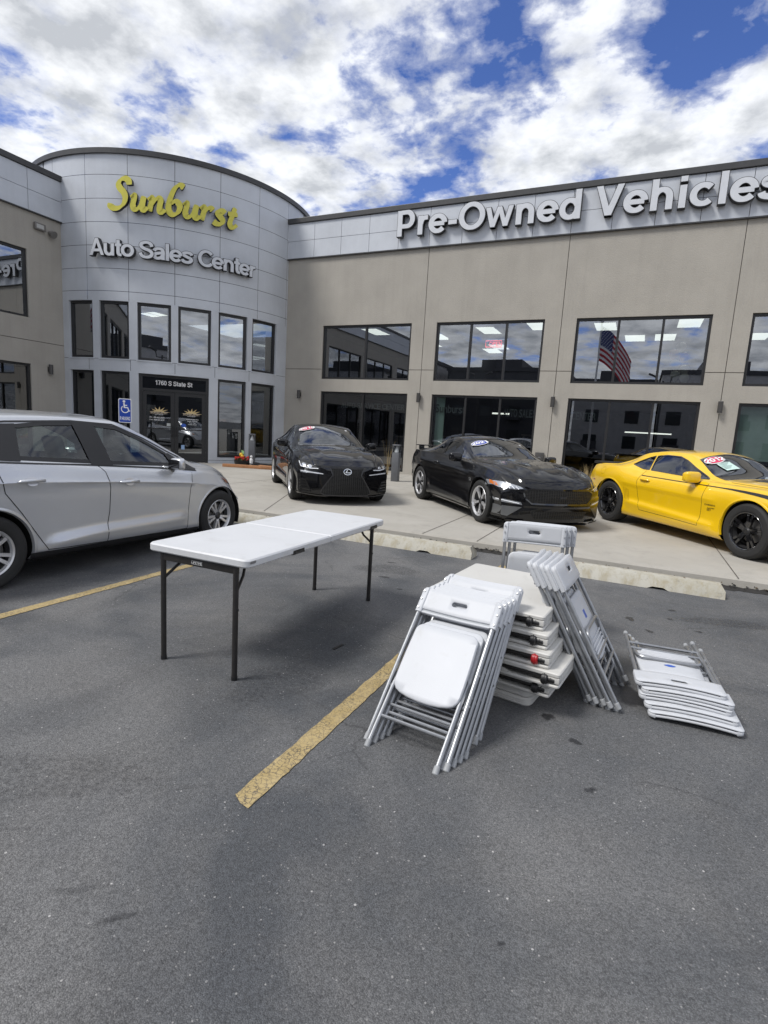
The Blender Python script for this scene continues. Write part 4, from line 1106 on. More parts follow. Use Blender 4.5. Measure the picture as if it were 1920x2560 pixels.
class Car:
    def __init__(s, name, sp, label, cat, M):
        s.sp = sp; s.root = empty(name); s.M = M; tag(s.root, label, cat)
        s.make_body()
    def ring(s, x):
        c = s.c; zb, zs, zt, wm, ws, wr, zr = (c[k](x) for k in ('zb', 'zs', 'zt', 'wm', 'ws', 'wr', 'zr'))
        h = zs-zb
        crease = s.sp.get('crease', .66); scoop = s.sp.get('scoop', .012)
        K = [(0, zb), (wm-.16, zb), (wm-.05, zb+.025), (wm-.018, zb+.09), (wm-.012-scoop*.3, zb+h*.22), (wm-scoop, zb+h*.42), (wm, zb+h*crease), (wm-.012, zb+h*.84), (ws+.012, zs-.022), (ws-.012, zs+.004),
             (ws-.012+(wr-ws+.012)*.5+.012*(zr-zs), zs+(zr-zs)*.52), (wr+.012, zr-.012), (wr-.03, zr+.012+(zt-zr)*.12), (wr*.55, zr+(zt-zr)*.74), (0, zt)]
        n = s.sub; out = []
        for i in range(len(K)-1):
            a = Vector(K[max(i-1, 0)]); b = Vector(K[i]); d = Vector(K[i+1]); e = Vector(K[min(i+2, len(K)-1)])
            if i == 0: a = Vector((-K[1][0], K[1][1]))
            if i == len(K)-2: e = Vector((-K[-2][0], K[-2][1]))
            l = (d-b).length
            t0 = (d-a); t1 = (e-b)
            t0 = t0*(l/max((b-a).length+l, 1e-6)); t1 = t1*(l/max((e-d).length+l, 1e-6))
            for k in range(n):
                t = k/n
                out.append(b*(2*t**3-3*t*t+1)+t0*(t**3-2*t*t+t)+d*(-2*t**3+3*t*t)+t1*(t**3-t*t))
        out.append(Vector(K[-1]))
        for (zl, amp, xa, xb, up, dn) in s.sw:
            fade = max(0, min(1, (x-xa)/.22, (xb-x)/.22)); fade = fade*fade*(3-2*fade)
            if fade <= 0: continue
            for p in out:
                if zb+.03 < p.y < zs-.02 and p.x > .5*wm:
                    dz = p.y-zl(x); f = max(0, 1-dz/up) if dz >= 0 else max(0, 1+dz/dn); p.x += amp*f*fade
        for (xa, xb, ya, yb, wd, amp) in s.sp.get('ridges', ()):
            fade = max(0, min(1, (x-xa)/.15, (xb-x)/.15)); fade = fade*fade*(3-2*fade)
            if fade <= 0: continue
            yl = ya+(yb-ya)*(x-xa)/(xb-xa)
            for p in out:
                if p.y > zs-.05: p.y += amp*fade*math.exp(-((p.x-yl)/wd)**2)
        return out
    def warp(s, x, y):
        sp = s.sp; w = sp['W']/2
        if x > 0: k = min(1, x/sp['x1']); return x-sp['bowf']*(k**1.6)*(abs(y)/w)**2.2
        k = min(1, -x/-sp['x0']); return x+sp['bowr']*(k**1.6)*(abs(y)/w)**2.2
    def make_body(s):
        sp = s.sp; s.c = {k: pch(sp[k]) for k in ('zb', 'zs', 'zt', 'wm', 'ws', 'wr', 'zr')}; s.sub = 6; s.sw = [(pch(a), *b) for a, *b in sp.get('swage', ())]
        x0, x1 = sp['x0'], sp['x1']; n = 120
        xs = [x0+(x1-x0)*i/n for i in range(n+1)]
        xs = xs[:1]+[x0+.01, x0+.025]+xs[1:-1]+[x1-.025, x1-.01]+xs[-1:]
        vs = []; fs = []; m = None
        for x in xs:
            r = s.ring(x); full = [(p.x, p.y) for p in r]+[(-p.x, p.y) for p in r[-2:0:-1]]
            m = len(full); vs += [(s.warp(x, y), y, z) for y, z in full]
        for i in range(len(xs)-1):
            for k in range(m):
                k2 = (k+1) % m; fs.append((i*m+k, (i+1)*m+k, (i+1)*m+k2, i*m+k2))
        for end in (0, 1):                        # rounded nose and tail
            b = (len(xs)-1)*m if end else 0; x = xs[-1] if end else xs[0]
            ring0 = list(range(b, b+m)); ys = [vs[q][1] for q in ring0]; zz = [vs[q][2] for q in ring0]
            zc = (min(zz)+max(zz))/2; bul = sp['bulf'] if end else sp['bulr']
            prev = ring0
            for kk in (.93, .8, .6, .35, .12):
                new = []
                for q in range(m):
                    y, z = ys[q]*kk, zc+(zz[q]-zc)*kk
                    xx = s.warp(x, y)+(bul if end else -bul)*(1-kk*kk)**.8
                    new.append(len(vs)); vs.append((xx, y, z))
                for q in range(m): fs.append((prev[q], new[q], new[(q+1) % m], prev[(q+1) % m]))
                prev = new
            fs.append(tuple(prev))
        s.vs, s.fs = vs, fs
        bm = bmesh.new(); bv = [bm.verts.new(v) for v in vs]
        for f in fs: bm.faces.new([bv[i] for i in f])
        bmesh.ops.recalc_face_normals(bm, faces=bm.faces)
        s.bvh = BVHTree.FromBMesh(bm); s.bm = bm
    # projections on the uncut body
    def hit(s, ax, a, b):
        if ax in ('L', 'R'): o, d = Vector((a, 3 if ax == 'L' else -3, b)), Vector((0, -1 if ax == 'L' else 1, 0))
        elif ax == 'F': o, d = Vector((5, a, b)), Vector((-1, 0, 0))
        elif ax == 'B': o, d = Vector((-5, a, b)), Vector((1, 0, 0))
        else: o, d = Vector((a, b, 4)), Vector((0, 0, -1))
        p, n, _, _ = s.bvh.ray_cast(o, d)
        if p is None:
            p, n, _, _ = s.bvh.find_nearest(o+d*(2.1 if ax in 'LR' else 2.8))
            if ax in ('F', 'B'): pass
        if n.dot(d) > 0: n = -n
        return p, n
    def patch(s, ax, poly, off=.003, grid=.05, mb=None, mi=0, dens=.05, flat=False):
        mb = mb or MB(); dd = []
        for i in range(len(poly)):
            a, b = poly[i], poly[(i+1) % len(poly)]; L = math.hypot(a[0]-b[0], a[1]-b[1]); n = max(1, int(L/dens))
            dd += [(a[0]+(b[0]-a[0])*k/n, a[1]+(b[1]-a[1])*k/n) for k in range(n)]
        tv, tf = fill2d(dd, (), grid); V = []
        for a, b in tv:
            p, n = s.hit(ax, a, b); V.append(p+n*off)
        mb.add(V, tf, mi); return mb
    def ribbon(s, ax, pts, w=.006, off=.002, mb=None, mi=0, closed=False, step=.03, h=0.0):
        mb = mb or MB(); P = []
        seq = list(pts)+([pts[0]] if closed else [])
        for i in range(len(seq)-1):
            a, b = seq[i], seq[i+1]; L = math.hypot(a[0]-b[0], a[1]-b[1]); n = max(1, int(L/step))
            P += [(a[0]+(b[0]-a[0])*k/n, a[1]+(b[1]-a[1])*k/n) for k in range(n)]
        P.append(seq[-1]); V = []; F = []
        hits = [s.hit(ax, *p) for p in P]
        ws_ = w if hasattr(w, '__len__') else None
        for i, (p, n) in enumerate(hits):
            if ws_: w = ws_[0]+(ws_[1]-ws_[0])*i/(len(hits)-1)
            a = hits[max(i-1, 0)][0]; b = hits[min(i+1, len(hits)-1)][0]; d = (b-a).normalized(); q = n.cross(d).normalized()*w/2
            V += [p-q+n*off, p+q+n*(off+h)]
            if i: F.append((2*i-2, 2*i-1, 2*i+1, 2*i))
        mb.add(V, F, mi); return mb
    def cut(s, ax, poly, zmin=None):
        bm = s.bm; i0, i1 = (0, 2) if ax in 'LR' else (1, 2) if ax in 'FB' else (0, 1)
        x0, x1 = min(p[0] for p in poly)-.03, max(p[0] for p in poly)+.03; y0, y1 = min(p[1] for p in poly)-.03, max(p[1] for p in poly)+.03
        def ok(f):
            c = f.calc_center_median()
            if ax == 'L' and c.y < .3: return False
            if ax == 'R' and c.y > -.3: return False
            if ax == 'T' and f.normal.z < .12: return False
            if zmin is not None and c.z < zmin: return False
            return True
        def near():
            return [f for f in bm.faces if ok(f) and max(v.co[i0] for v in f.verts) > x0 and min(v.co[i0] for v in f.verts) < x1 and max(v.co[i1] for v in f.verts) > y0 and min(v.co[i1] for v in f.verts) < y1]
        for k in range(len(poly)):
            a, b = poly[k], poly[(k+1) % len(poly)]
            co = Vector((0, 0, 0)); no = Vector((0, 0, 0)); co[i0], co[i1] = a; no[i0], no[i1] = -(b[1]-a[1]), b[0]-a[0]
            if no.length < 1e-6: continue
            mx, my = (a[0]+b[0])/2, (a[1]+b[1])/2; L = math.hypot(a[0]-b[0], a[1]-b[1])/2+.12
            fs = [f for f in near() if any(abs(v.co[i0]-mx) < L and abs(v.co[i1]-my) < L for v in f.verts)]
            es = {e for f in fs for e in f.edges}; vv = {v for f in fs for v in f.verts}
            bmesh.ops.bisect_plane(bm, geom=fs+list(es)+list(vv), plane_co=co, plane_no=no, dist=1e-5)
        dl = []
        for f in near():
            c = f.calc_center_median()
            if pip(c[i0], c[i1], poly): dl.append(f)
        bmesh.ops.delete(bm, geom=dl, context='FACES')
    def finish(s, mat):
        bm = s.bm; me = bpy.data.meshes.new('body'); bmesh.ops.recalc_face_normals(bm, faces=bm.faces)
        # make sure normals point out
        up = sum(f.normal.z*f.calc_area() for f in bm.faces if f.calc_center_median().z > 1.1)
        if up < 0: bmesh.ops.reverse_faces(bm, faces=bm.faces)
        bm.to_mesh(me); bm.free(); me.materials.append(mat)
        me.polygons.foreach_set('use_smooth', [True]*len(me.polygons)); me.set_sharp_from_angle(angle=R(40))
        o = bpy.data.objects.new('body', me); COL.objects.link(o); o.parent = s.root; s.body = o
        return o
    def part(s, mb, name, mat, parent=None, smooth=35, **kw):
        return mb.build(name, mat, parent or s.root, smooth=smooth, **kw)
    def windows(s, polys, gl, names=None, frame=.022, trim=None):
        """side windows on both sides"""
        for poly in polys:
            for ax in 'LR':
                s.cut(ax, poly, zmin=.7)
                w = s.part(s.patch(ax, poly, -.004, .06), 'side_window', gl)
                t = s.ribbon(ax, poly, frame, .002, closed=True, step=.04); s.part(t, 'window_trim', trim or M_trim, w)
    def screen(s, poly, gl, name='windscreen'):
        s.cut('T', poly, zmin=.75)
        w = s.part(s.patch('T', poly, -.003, .07), name, gl, smooth=60)
        s.part(s.ribbon('T', poly, .035, .0015, closed=True, step=.05), 'screen_trim', M_gloss, w)
        return w
    def arch(s, xw, zw, r, lip=.02, lipmat=None):
        pl = [(xw+r*math.cos(2*PI*k/36), zw+r*math.sin(2*PI*k/36)) for k in range(36)]
        for sg, ax in ((1, 'L'), (-1, 'R')):
            pts = []; hits = []
            for k in range(-3, 34):
                a = PI*k/30; q = (xw+r*math.cos(a), zw+r*math.sin(a)); p, n = s.hit(ax, *q); 
                if q[1] < s.c['zb'](xw)-.0: continue
                hits.append((a, p.y))
            s.cut(ax, pl)
            m = MB(); V = []; F = []
            for i, (a, y) in enumerate(hits):
                ca, sa = math.cos(a), math.sin(a)
                for rr, yy in ((r+lip, y+sg*.001), (r+lip*.5, y+sg*.008), (r-.004, y+sg*.006), (r-.012, y-sg*.02)):
                    if rr > r+.001:
                        pp, nn = s.hit(ax, xw+rr*ca, max(zw+rr*sa, s.c['zb'](xw)+.01)); yy = pp.y+sg*(.001 if rr > r+lip*.6 else .007)
                    V.append((xw+rr*ca, yy, zw+rr*sa))
                if i:
                    b = (i-1)*4
                    for k in range(3): F.append((b+k, b+k+1, b+k+5, b+k+4))
            m.add(V, F); s.part(m, 'wheel_arch', lipmat or s.paint, smooth=60)
            w = MB(); V = []; F = []; rr = r+.006
            for i in range(25):
                a = -.35+(PI+.7)*i/24
                for y in (sg*(s.c['wm'](xw)-.02), sg*.45): V.append((xw+rr*math.cos(a), y, zw+rr*math.sin(a)))
                if i: F.append((2*i-2, 2*i-1, 2*i+1, 2*i))
            V.append((xw, sg*.45, zw)); c = len(V)-1
            for i in range(24): F.append((2*i+1, 2*i+3, c))
            w.add(V, F); s.part(w, 'wheel_well', M_well)
    def wheel(s, x, side, r, w, rim, spokes, mats, track, steer=0.0):
        """outer face at +Y locally"""
        face, barrel = mats
        hub = MB(); hub.lathe([(.0, -.01), (.155, -.01), (.155, .005), (.06, .012), (.06, .04), (0, .04)], 32)
        h = s.part(hub, 'wheel', M_disc, smooth=40)
        t = MB(); hw = w/2
        prof = [(rim-.012, -hw+.03), (rim+.004, -hw+.008), (rim+.03, -hw), (r-.035, -hw+.004), (r-.010, -hw+.022), (r, -hw+.045), (r, -.055), (r-.006, -.052), (r-.006, -.044), (r, -.041), (r, -.004), (r-.006, -.002), (r-.006, .006), (r, .008), (r, .044), (r-.006, .046), (r-.006, .054), (r, .057), (r, hw-.045), (r-.010, hw-.022), (r-.035, hw-.004), (rim+.03, hw), (rim+.012, hw-.004), (rim-.004, hw-.012), (rim-.012, hw-.02)]
        t.lathe(prof, 56); s.part(t, 'tyre', M_rubber, h, smooth=28)
        b = MB(); b.lathe([(rim-.012, -hw+.02), (rim-.03, -.04), (rim-.045, .02), (rim-.022, hw-.045), (rim-.016, hw-.026), (rim-.004, hw-.012), (rim-.008, hw-.008), (rim-.02, hw-.016), (rim-.030, hw-.04)], 56, 1, mis=[1, 1, 1, 1, 0, 0, 0, 0])
        # spokes in the wheel plane
        dep = hw-.03
        for (poly, dz, mi) in spokes:
            n = len(poly); V = []
            for lay, (d, sh) in enumerate(((dz-.028, 1.0), (dz, 1.0), (dz+.004, .86))):
                cx = sum(p[0] for p in poly)/n; cy = sum(p[1] for p in poly)/n
                for (px, py) in poly:
                    rad = math.hypot(px, py); dish = -.012*(1-rad/rim)
                    V.append((cx+(px-cx)*(1 if sh == 1 else .9), dep+d+dish, cy+(py-cy)*(1 if sh == 1 else .9)))
            F = [tuple(2*n+i for i in range(n))]+[(l*n+i, l*n+(i+1) % n, (l+1)*n+(i+1) % n, (l+1)*n+i) for l in (0, 1) for i in range(n)]
            b.add(V, F, mi)
        b.lathe([(.0, dep+.004), (.028, dep+.004), (.034, dep-.002), (.052, dep-.012), (.052, dep-.04)], 24, 1)
        for k in range(5):
            a = 2*PI*k/5+.3; b.tube([(.055*math.cos(a), dep-.03, .055*math.sin(a)), (.055*math.cos(a), dep-.008, .055*math.sin(a))], .009, 8, 1)
        s.part(b, 'rim', [face, barrel], h, smooth=30)
        h.location = (x, side*(track-hw), r); h.rotation_euler = (0, random.uniform(0, 6), (0 if side > 0 else PI)+steer)
        return h
    def mirror(s, x, y, z, sc=1.0, mat=None):
        for sg in (1, -1):
            m = MB(); bm = bmesh.new(); bmesh.ops.create_cube(bm, size=1)
            bmesh.ops.bevel(bm, geom=bm.edges[:], offset=.28, segments=4, affect='EDGES', profile=.5)
            for v in bm.verts:
                c = v.co; v.co = Vector((c.x*.12*(1-.25*abs(c.y))+.03*(c.y*sg*-1), c.y*.21, c.z*.135+(.012 if c.x > 0 else 0)*c.z))*sc
            m.bm(bm, 0, Matrix.Translation((x, sg*(y+.10*sc), z)))
            o = s.part(m, 'door_mirror', mat or s.paint, smooth=60)
            g = MB(); g.rbox(x-.066*sc, x-.060*sc, sg*(y+.1*sc)-.085*sc, sg*(y+.1*sc)+.085*sc, z-.05*sc, z+.05*sc, .002); s.part(g, 'mirror_glass', M_gloss, o)
            a = MB(); a.rbox(x-.03, x+.05, min(sg*(y-.04), sg*(y+.05)), max(sg*(y-.04), sg*(y+.05)), z-.075*sc, z-.045*sc, .01); s.part(a, 'mirror_arm', M_trim, o)
    def handle(s, x, z, mat, w=.2):
        for ax, sg in (('L', 1), ('R', -1)):
            p, n = s.hit(ax, x, z)
            c = MB(); c.plate([(.055*math.cos(2*PI*k/20), .04*math.sin(2*PI*k/20)) for k in range(20)], t=.002, rd=.0005, M=Matrix.Translation(p+n*.001) @ Vector((0, 0, 1)).rotation_difference(n).to_matrix().to_4x4())
            b = MB(); d = Vector((1, 0, 0)); d = (d-n*d.dot(n)).normalized()
            b.tube([p-d*w/2+n*.004, p-d*w/2+d*.012+n*.024, p-d*.02+n*.034, p+d*w/2-d*.02+n*.028, p+d*w/2+n*.004], [.010, .0145, .0155, .0145, .010], 8)
            o = s.part(b, 'door_handle', mat, smooth=60)
            s.part(c, 'handle_cup', M_alloy if mat is M_silver else mat, o)
    def seats(s, mat, xf, wheel_left=True, dash=None, xr=None):
        for x in (xf,)+((xr,) if xr else ()):
            for y in (-.37, .37):
                b = MB(); b.rbox(x-.25, x+.25, y-.24, y+.24, .38, .52, .05, seg=3)
                Mx = Matrix.Translation((x-.26, y, .48)) @ Matrix.Rotation(R(-18), 4, 'Y')
                b.rbox(-.06, .06, -.23, .23, 0, .60, .05, 0, Mx, 3)
                b.rbox(-.035, .045, -.125, .125, .60, .80, .035, 0, Mx, 3)
                s.part(b, 'seat', mat, smooth=50)
        d = MB(); dx = dash
        d.rbox(dx-.32, dx+.30, -.66, .66, .62, .80, .06, seg=3); s.part(d, 'dashboard', M_seatcloth, smooth=50)
        wv = MB(); c = Vector((dx-.48, .36, .82)); Mw = Matrix.Translation(c) @ Matrix.Rotation(R(65), 4, 'Y')
        wv.tube([(.18*math.cos(2*PI*k/24), .18*math.sin(2*PI*k/24), 0) for k in range(25)], .014, 8, 0, Mw, caps=False)
        for a in (0, 120, 240): wv.tube([(0, 0, -.02), (.18*math.cos(R(a+90)), .18*math.sin(R(a+90)), 0)], .014, 6, 0, Mw)
        s.part(wv, 'steering_wheel', M_trim)
        f = MB(); f.box(s.sp['x0']+.4, s.sp['x1']-.9, -.72, .72, s.c['zb'](0)+.03, s.c['zb'](0)+.06); s.part(f, 'cabin_floor', M_well)
        rr = MB(); rr.rbox(dx-.22, dx-.18, -.12, .12, s.c['zt'](dx-.2)-.13, s.c['zt'](dx-.2)-.06, .015); s.part(rr, 'rear_view_mirror', M_trim)
    def text(s, ax, txt, at, cap, mat, ang=0.0, off=.004, width=None, name='lettering', parent=None, bold=.02, shear=0.0):
        """writing laid on the body surface"""
        k = cap/cap_height(); em = cap/.716; x = 0; m = MB(); pos = []
        for ch in txt: a = ADV.get(ch, .6)*em; pos.append((ch, x, a)); x += a
        sc = width/x if width else 1; ca, sa = math.cos(ang), math.sin(ang); sgn = 1 if ax in 'RF' else -1
        if ax == 'F': sgn = -1
        sgn = {'R': 1, 'L': -1, 'F': 1, 'T': 1}[ax]
        for ch, px, a in pos:
            if ch == ' ': continue
            vs, fs = glyph(ch, 0, bold, shear); x0 = min(v[0] for v in vs); x1 = max(v[0] for v in vs); tw = a*.88; sx = tw/max(x1-x0, 1e-6); V = []
            for v in vs:
                u = (px+(a-tw)/2+(v[0]-x0)*sx-x/2)*sc; w = v[1]*k-cap/2
                uu, ww = u*ca-w*sa, u*sa+w*ca
                if ax == 'T': q = (at[0]-ww, at[1]+uu)      # read from the front, looking back
                else: q = (at[0]+sgn*uu, at[1]+ww)
                p, n = s.hit(ax, *q); V.append(p+n*off)
            m.add(V, fs)
        return s.part(m, name, mat, parent, smooth=0)
    def place(s): s.root.matrix_world = s.M

def car_M(cx, cy, dx, dy, z): 
    d = Vector((dx, dy, 0)).normalized(); l = Vector((-d.y, d.x, 0))
    M = Matrix((d, l, Vector((0, 0, 1)))).transposed().to_4x4(); M.translation = (cx, cy, z); return M
def spoke(a0, r0, w0, a1, r1, w1, dz=0.0, mi=0):
    """bar from radius r0 at angle a0 to r1 at a1 (radians), widths across"""
    p = Vector((math.cos(a0)*r0, math.sin(a0)*r0)); q = Vector((math.cos(a1)*r1, math.sin(a1)*r1)); d = (q-p).normalized(); n = Vector((-d.y, d.x))
    return ([tuple(p-n*w0/2), tuple(q-n*w1/2), tuple(q+n*w1/2), tuple(p+n*w0/2)], dz, mi)
def oval(c, rx, ry, n=28): return [(c[0]+rx*math.cos(2*PI*k/n), c[1]+ry*math.sin(2*PI*k/n)) for k in range(n)]

# ---- silver hatchback
def hatchback():
    sp = dict(x0=-2.08, x1=2.10, W=1.82, bowf=.40, bowr=.22, bulf=.05, bulr=.03, crease=.80, scoop=.012,
        swage=[([(-1.25, .885), (-.3, .84), (.5, .79), (.98, .755)], .014, -1.9, 1.15, .13, .016), ([(-.9, .32), (-.3, .355), (.2, .36), (.8, .37)], .030, -.98, .95, .075, .16)],
        zt=[(-2.08, .86), (-1.98, 1.08), (-1.78, 1.32), (-1.5, 1.42), (-1.0, 1.465), (-.5, 1.478), (0, 1.472), (.25, 1.445), (.50, 1.36), (.80, 1.215), (1.14, 1.045), (1.26, .99), (1.5, .945), (1.85, .82), (2.10, .60)],
        zs=[(-2.08, .80), (-1.9, 1.02), (-1.2, 1.05), (-.31, .985), (.5, .925), (1.0, .885), (1.5, .825), (1.85, .72), (2.10, .52)],
        zb=[(-2.08, .42), (-1.9, .28), (-1.3, .19), (1.3, .165), (1.8, .18), (2.10, .24)],
        wm=[(-2.08, .76), (-1.8, .87), (-1.2, .912), (0, .905), (1.2, .912), (1.7, .87), (2.10, .74)],
        ws=[(-2.08, .70), (-1.8, .80), (-1.2, .855), (0, .85), (1.0, .845), (1.5, .80), (2.10, .60)],
        wr=[(-2.08, .62), (-1.7, .58), (-1.2, .585), (-.3, .595), (.2, .60), (.7, .665), (1.12, .735), (1.5, .65), (2.10, .46)],
        zr=[(-2.08, .83), (-1.95, 1.05), (-1.65, 1.29), (-1.2, 1.385), (-.6, 1.412), (.05, 1.392), (.25, 1.335), (.50, 1.225), (.90, 1.035), (1.16, .925), (1.5, .895), (1.85, .785), (2.10, .57)])
    c = Car('parked_car', sp, 'silver five door hatchback parked left of the open table, cut off by the picture edge', 'car', car_M(-5.51, 3.842, 0, 1, 0)); c.paint = M_silver
    r = .316
    for x in (1.324, -1.324): c.arch(x, r, .365)
    c.windows([[(-1.04, 1.078), (-.96, 1.335), (-.70, 1.365), (-.385, 1.375), (-.335, 1.028)], [(-.155, 1.012), (-.20, 1.372), (.06, 1.348), (.38, 1.22), (.63, 1.085), (.70, .965)], [(-1.56, 1.16), (-1.36, 1.28), (-1.10, 1.32), (-1.19, 1.10)]], M_clear, frame=.042)
    # blacked-out pillars
    for ax in 'LR':
        for pl in ([(-.365, 1.0), (-.41, 1.395), (-.18, 1.395), (-.13, .985)], [(.66, .945), (.61, 1.085), (.68, 1.085), (.78, 1.03), (.90, .965), (1.02, .902), (.98, .884), (.75, .928)], [(-1.18, 1.06), (-1.10, 1.35), (-.93, 1.358), (-1.02, 1.05)]):
            c.part(c.patch(ax, pl, .0045, .05), 'window_pillar', M_trim)
        m = c.ribbon(ax, [(-1.7, 1.075), (-1.2, 1.048), (-.31, .995), (.5, .935), (1.0, .885)], .018, .003); c.part(m, 'belt_moulding', M_trim)
        m = c.ribbon(ax, [(-1.40, 1.335), (-1.0, 1.372), (-.4, 1.398), (.04, 1.378), (.40, 1.245), (.66, 1.115), (.84, 1.035)], .020, .003); c.part(m, 'window_header', M_trim)
        m = c.ribbon(ax, [(-.30, .99), (-.245, .93), (-.215, .78), (-.222, .55), (-.25, .40), (-.255, .25)], .007, .0015)
        c.ribbon(ax, [(.90, .87), (.86, .80), (.825, .70), (.80, .40), (.79, .23)], .006, .0015, m)
        c.ribbon(ax, [(-1.24, 1.04), (-1.19, .80), (-1.06, .62), (-.86, .30), (-.84, .27)], .007, .0015, m)
        c.ribbon(ax, [(-.84, .275), (-.26, .255), (.79, .235)], .006, .0015, m)
        c.part(m, 'door_gap', M_well)
        m = c.patch(ax, [(-1.0, .168), (-1.0, .268), (0, .252), (.97, .232), (.97, .168)], .008, .02, dens=.02); c.part(m, 'rocker_panel', M_trim)
        sg = 1 if ax == 'L' else -1
        p = c.patch(ax, [(1.62, .72), (1.55, .79), (1.40, .82), (1.62, .80), (1.78, .70), (1.76, .655)], .004, .04); hl = c.part(p, 'headlight', M_lamp)
        p = c.patch(ax, [(1.50, .775), (1.62, .73), (1.64, .68), (1.56, .71)], .008, .04); c.part(p, 'turn_signal', M_amber, hl)
    c.screen([(1.13, -.60), (1.18, 0), (1.13, .60), (.85, .60), (.48, .53), (.43, 0), (.48, -.53), (.85, -.60)], M_clear)
    c.finish(M_silver)
    c.handle(-.98, .885, M_silver, .22); c.handle(.0, .825, M_silver, .22)
    c.mirror(.62, .83, .985, .92)
    sk = []
    for k in range(5):
        a = 2*PI*k/5
        sk += [spoke(a-.16, .045, .030, a-.20, .196, .030), spoke(a+.16, .045, .030, a+.20, .196, .030)]
    for x in (1.324, -1.324):
        for sd in (1, -1): c.wheel(x, sd, r, .205, .205, sk, (M_alloy, M_alloydark), .905)
    c.seats(M_greyseat, .06, dash=.84, xr=-.85)
    ant = MB(); ant.tube([(-1.35, 0, 1.44), (-1.5, 0, 1.52)], [.008, .003], 6); c.part(ant, 'aerial', M_trim)
    c.place()
hatchback()

def year_tag(c, txt, at, rx, ry, ang, mat):
    o = []
    for x, y in oval((0, 0), rx, ry): o.append((at[0]+x*math.sin(ang)*0+y*math.cos(0), at[1]+x))
    m = c.patch('T', o, .010, .04); t = c.part(m, 'year_tag', M_white)
    o2 = [(at[0]+(a-at[0])*.84, at[1]+(b-at[1])*.92) for a, b in o]
    m = c.patch('T', o2, .013, .04); c.part(m, 'tag_face', mat, t)
    mm = MB(); em = .145
    for i, ch in enumerate(txt):
        g = stroke_mesh(ch, em, 0, .001, .002)
        V = []
        for v in g.v:
            uu, ww = v[0]+(i-2)*em*.55, v[1]-em*.36
            p, n = c.hit('T', at[0]-ww*.80, at[1]+uu); V.append(p+n*(.016+v[2]))
        mm.add(V, g.f)
    c.part(mm, 'tag_number', M_white, t, smooth=0)

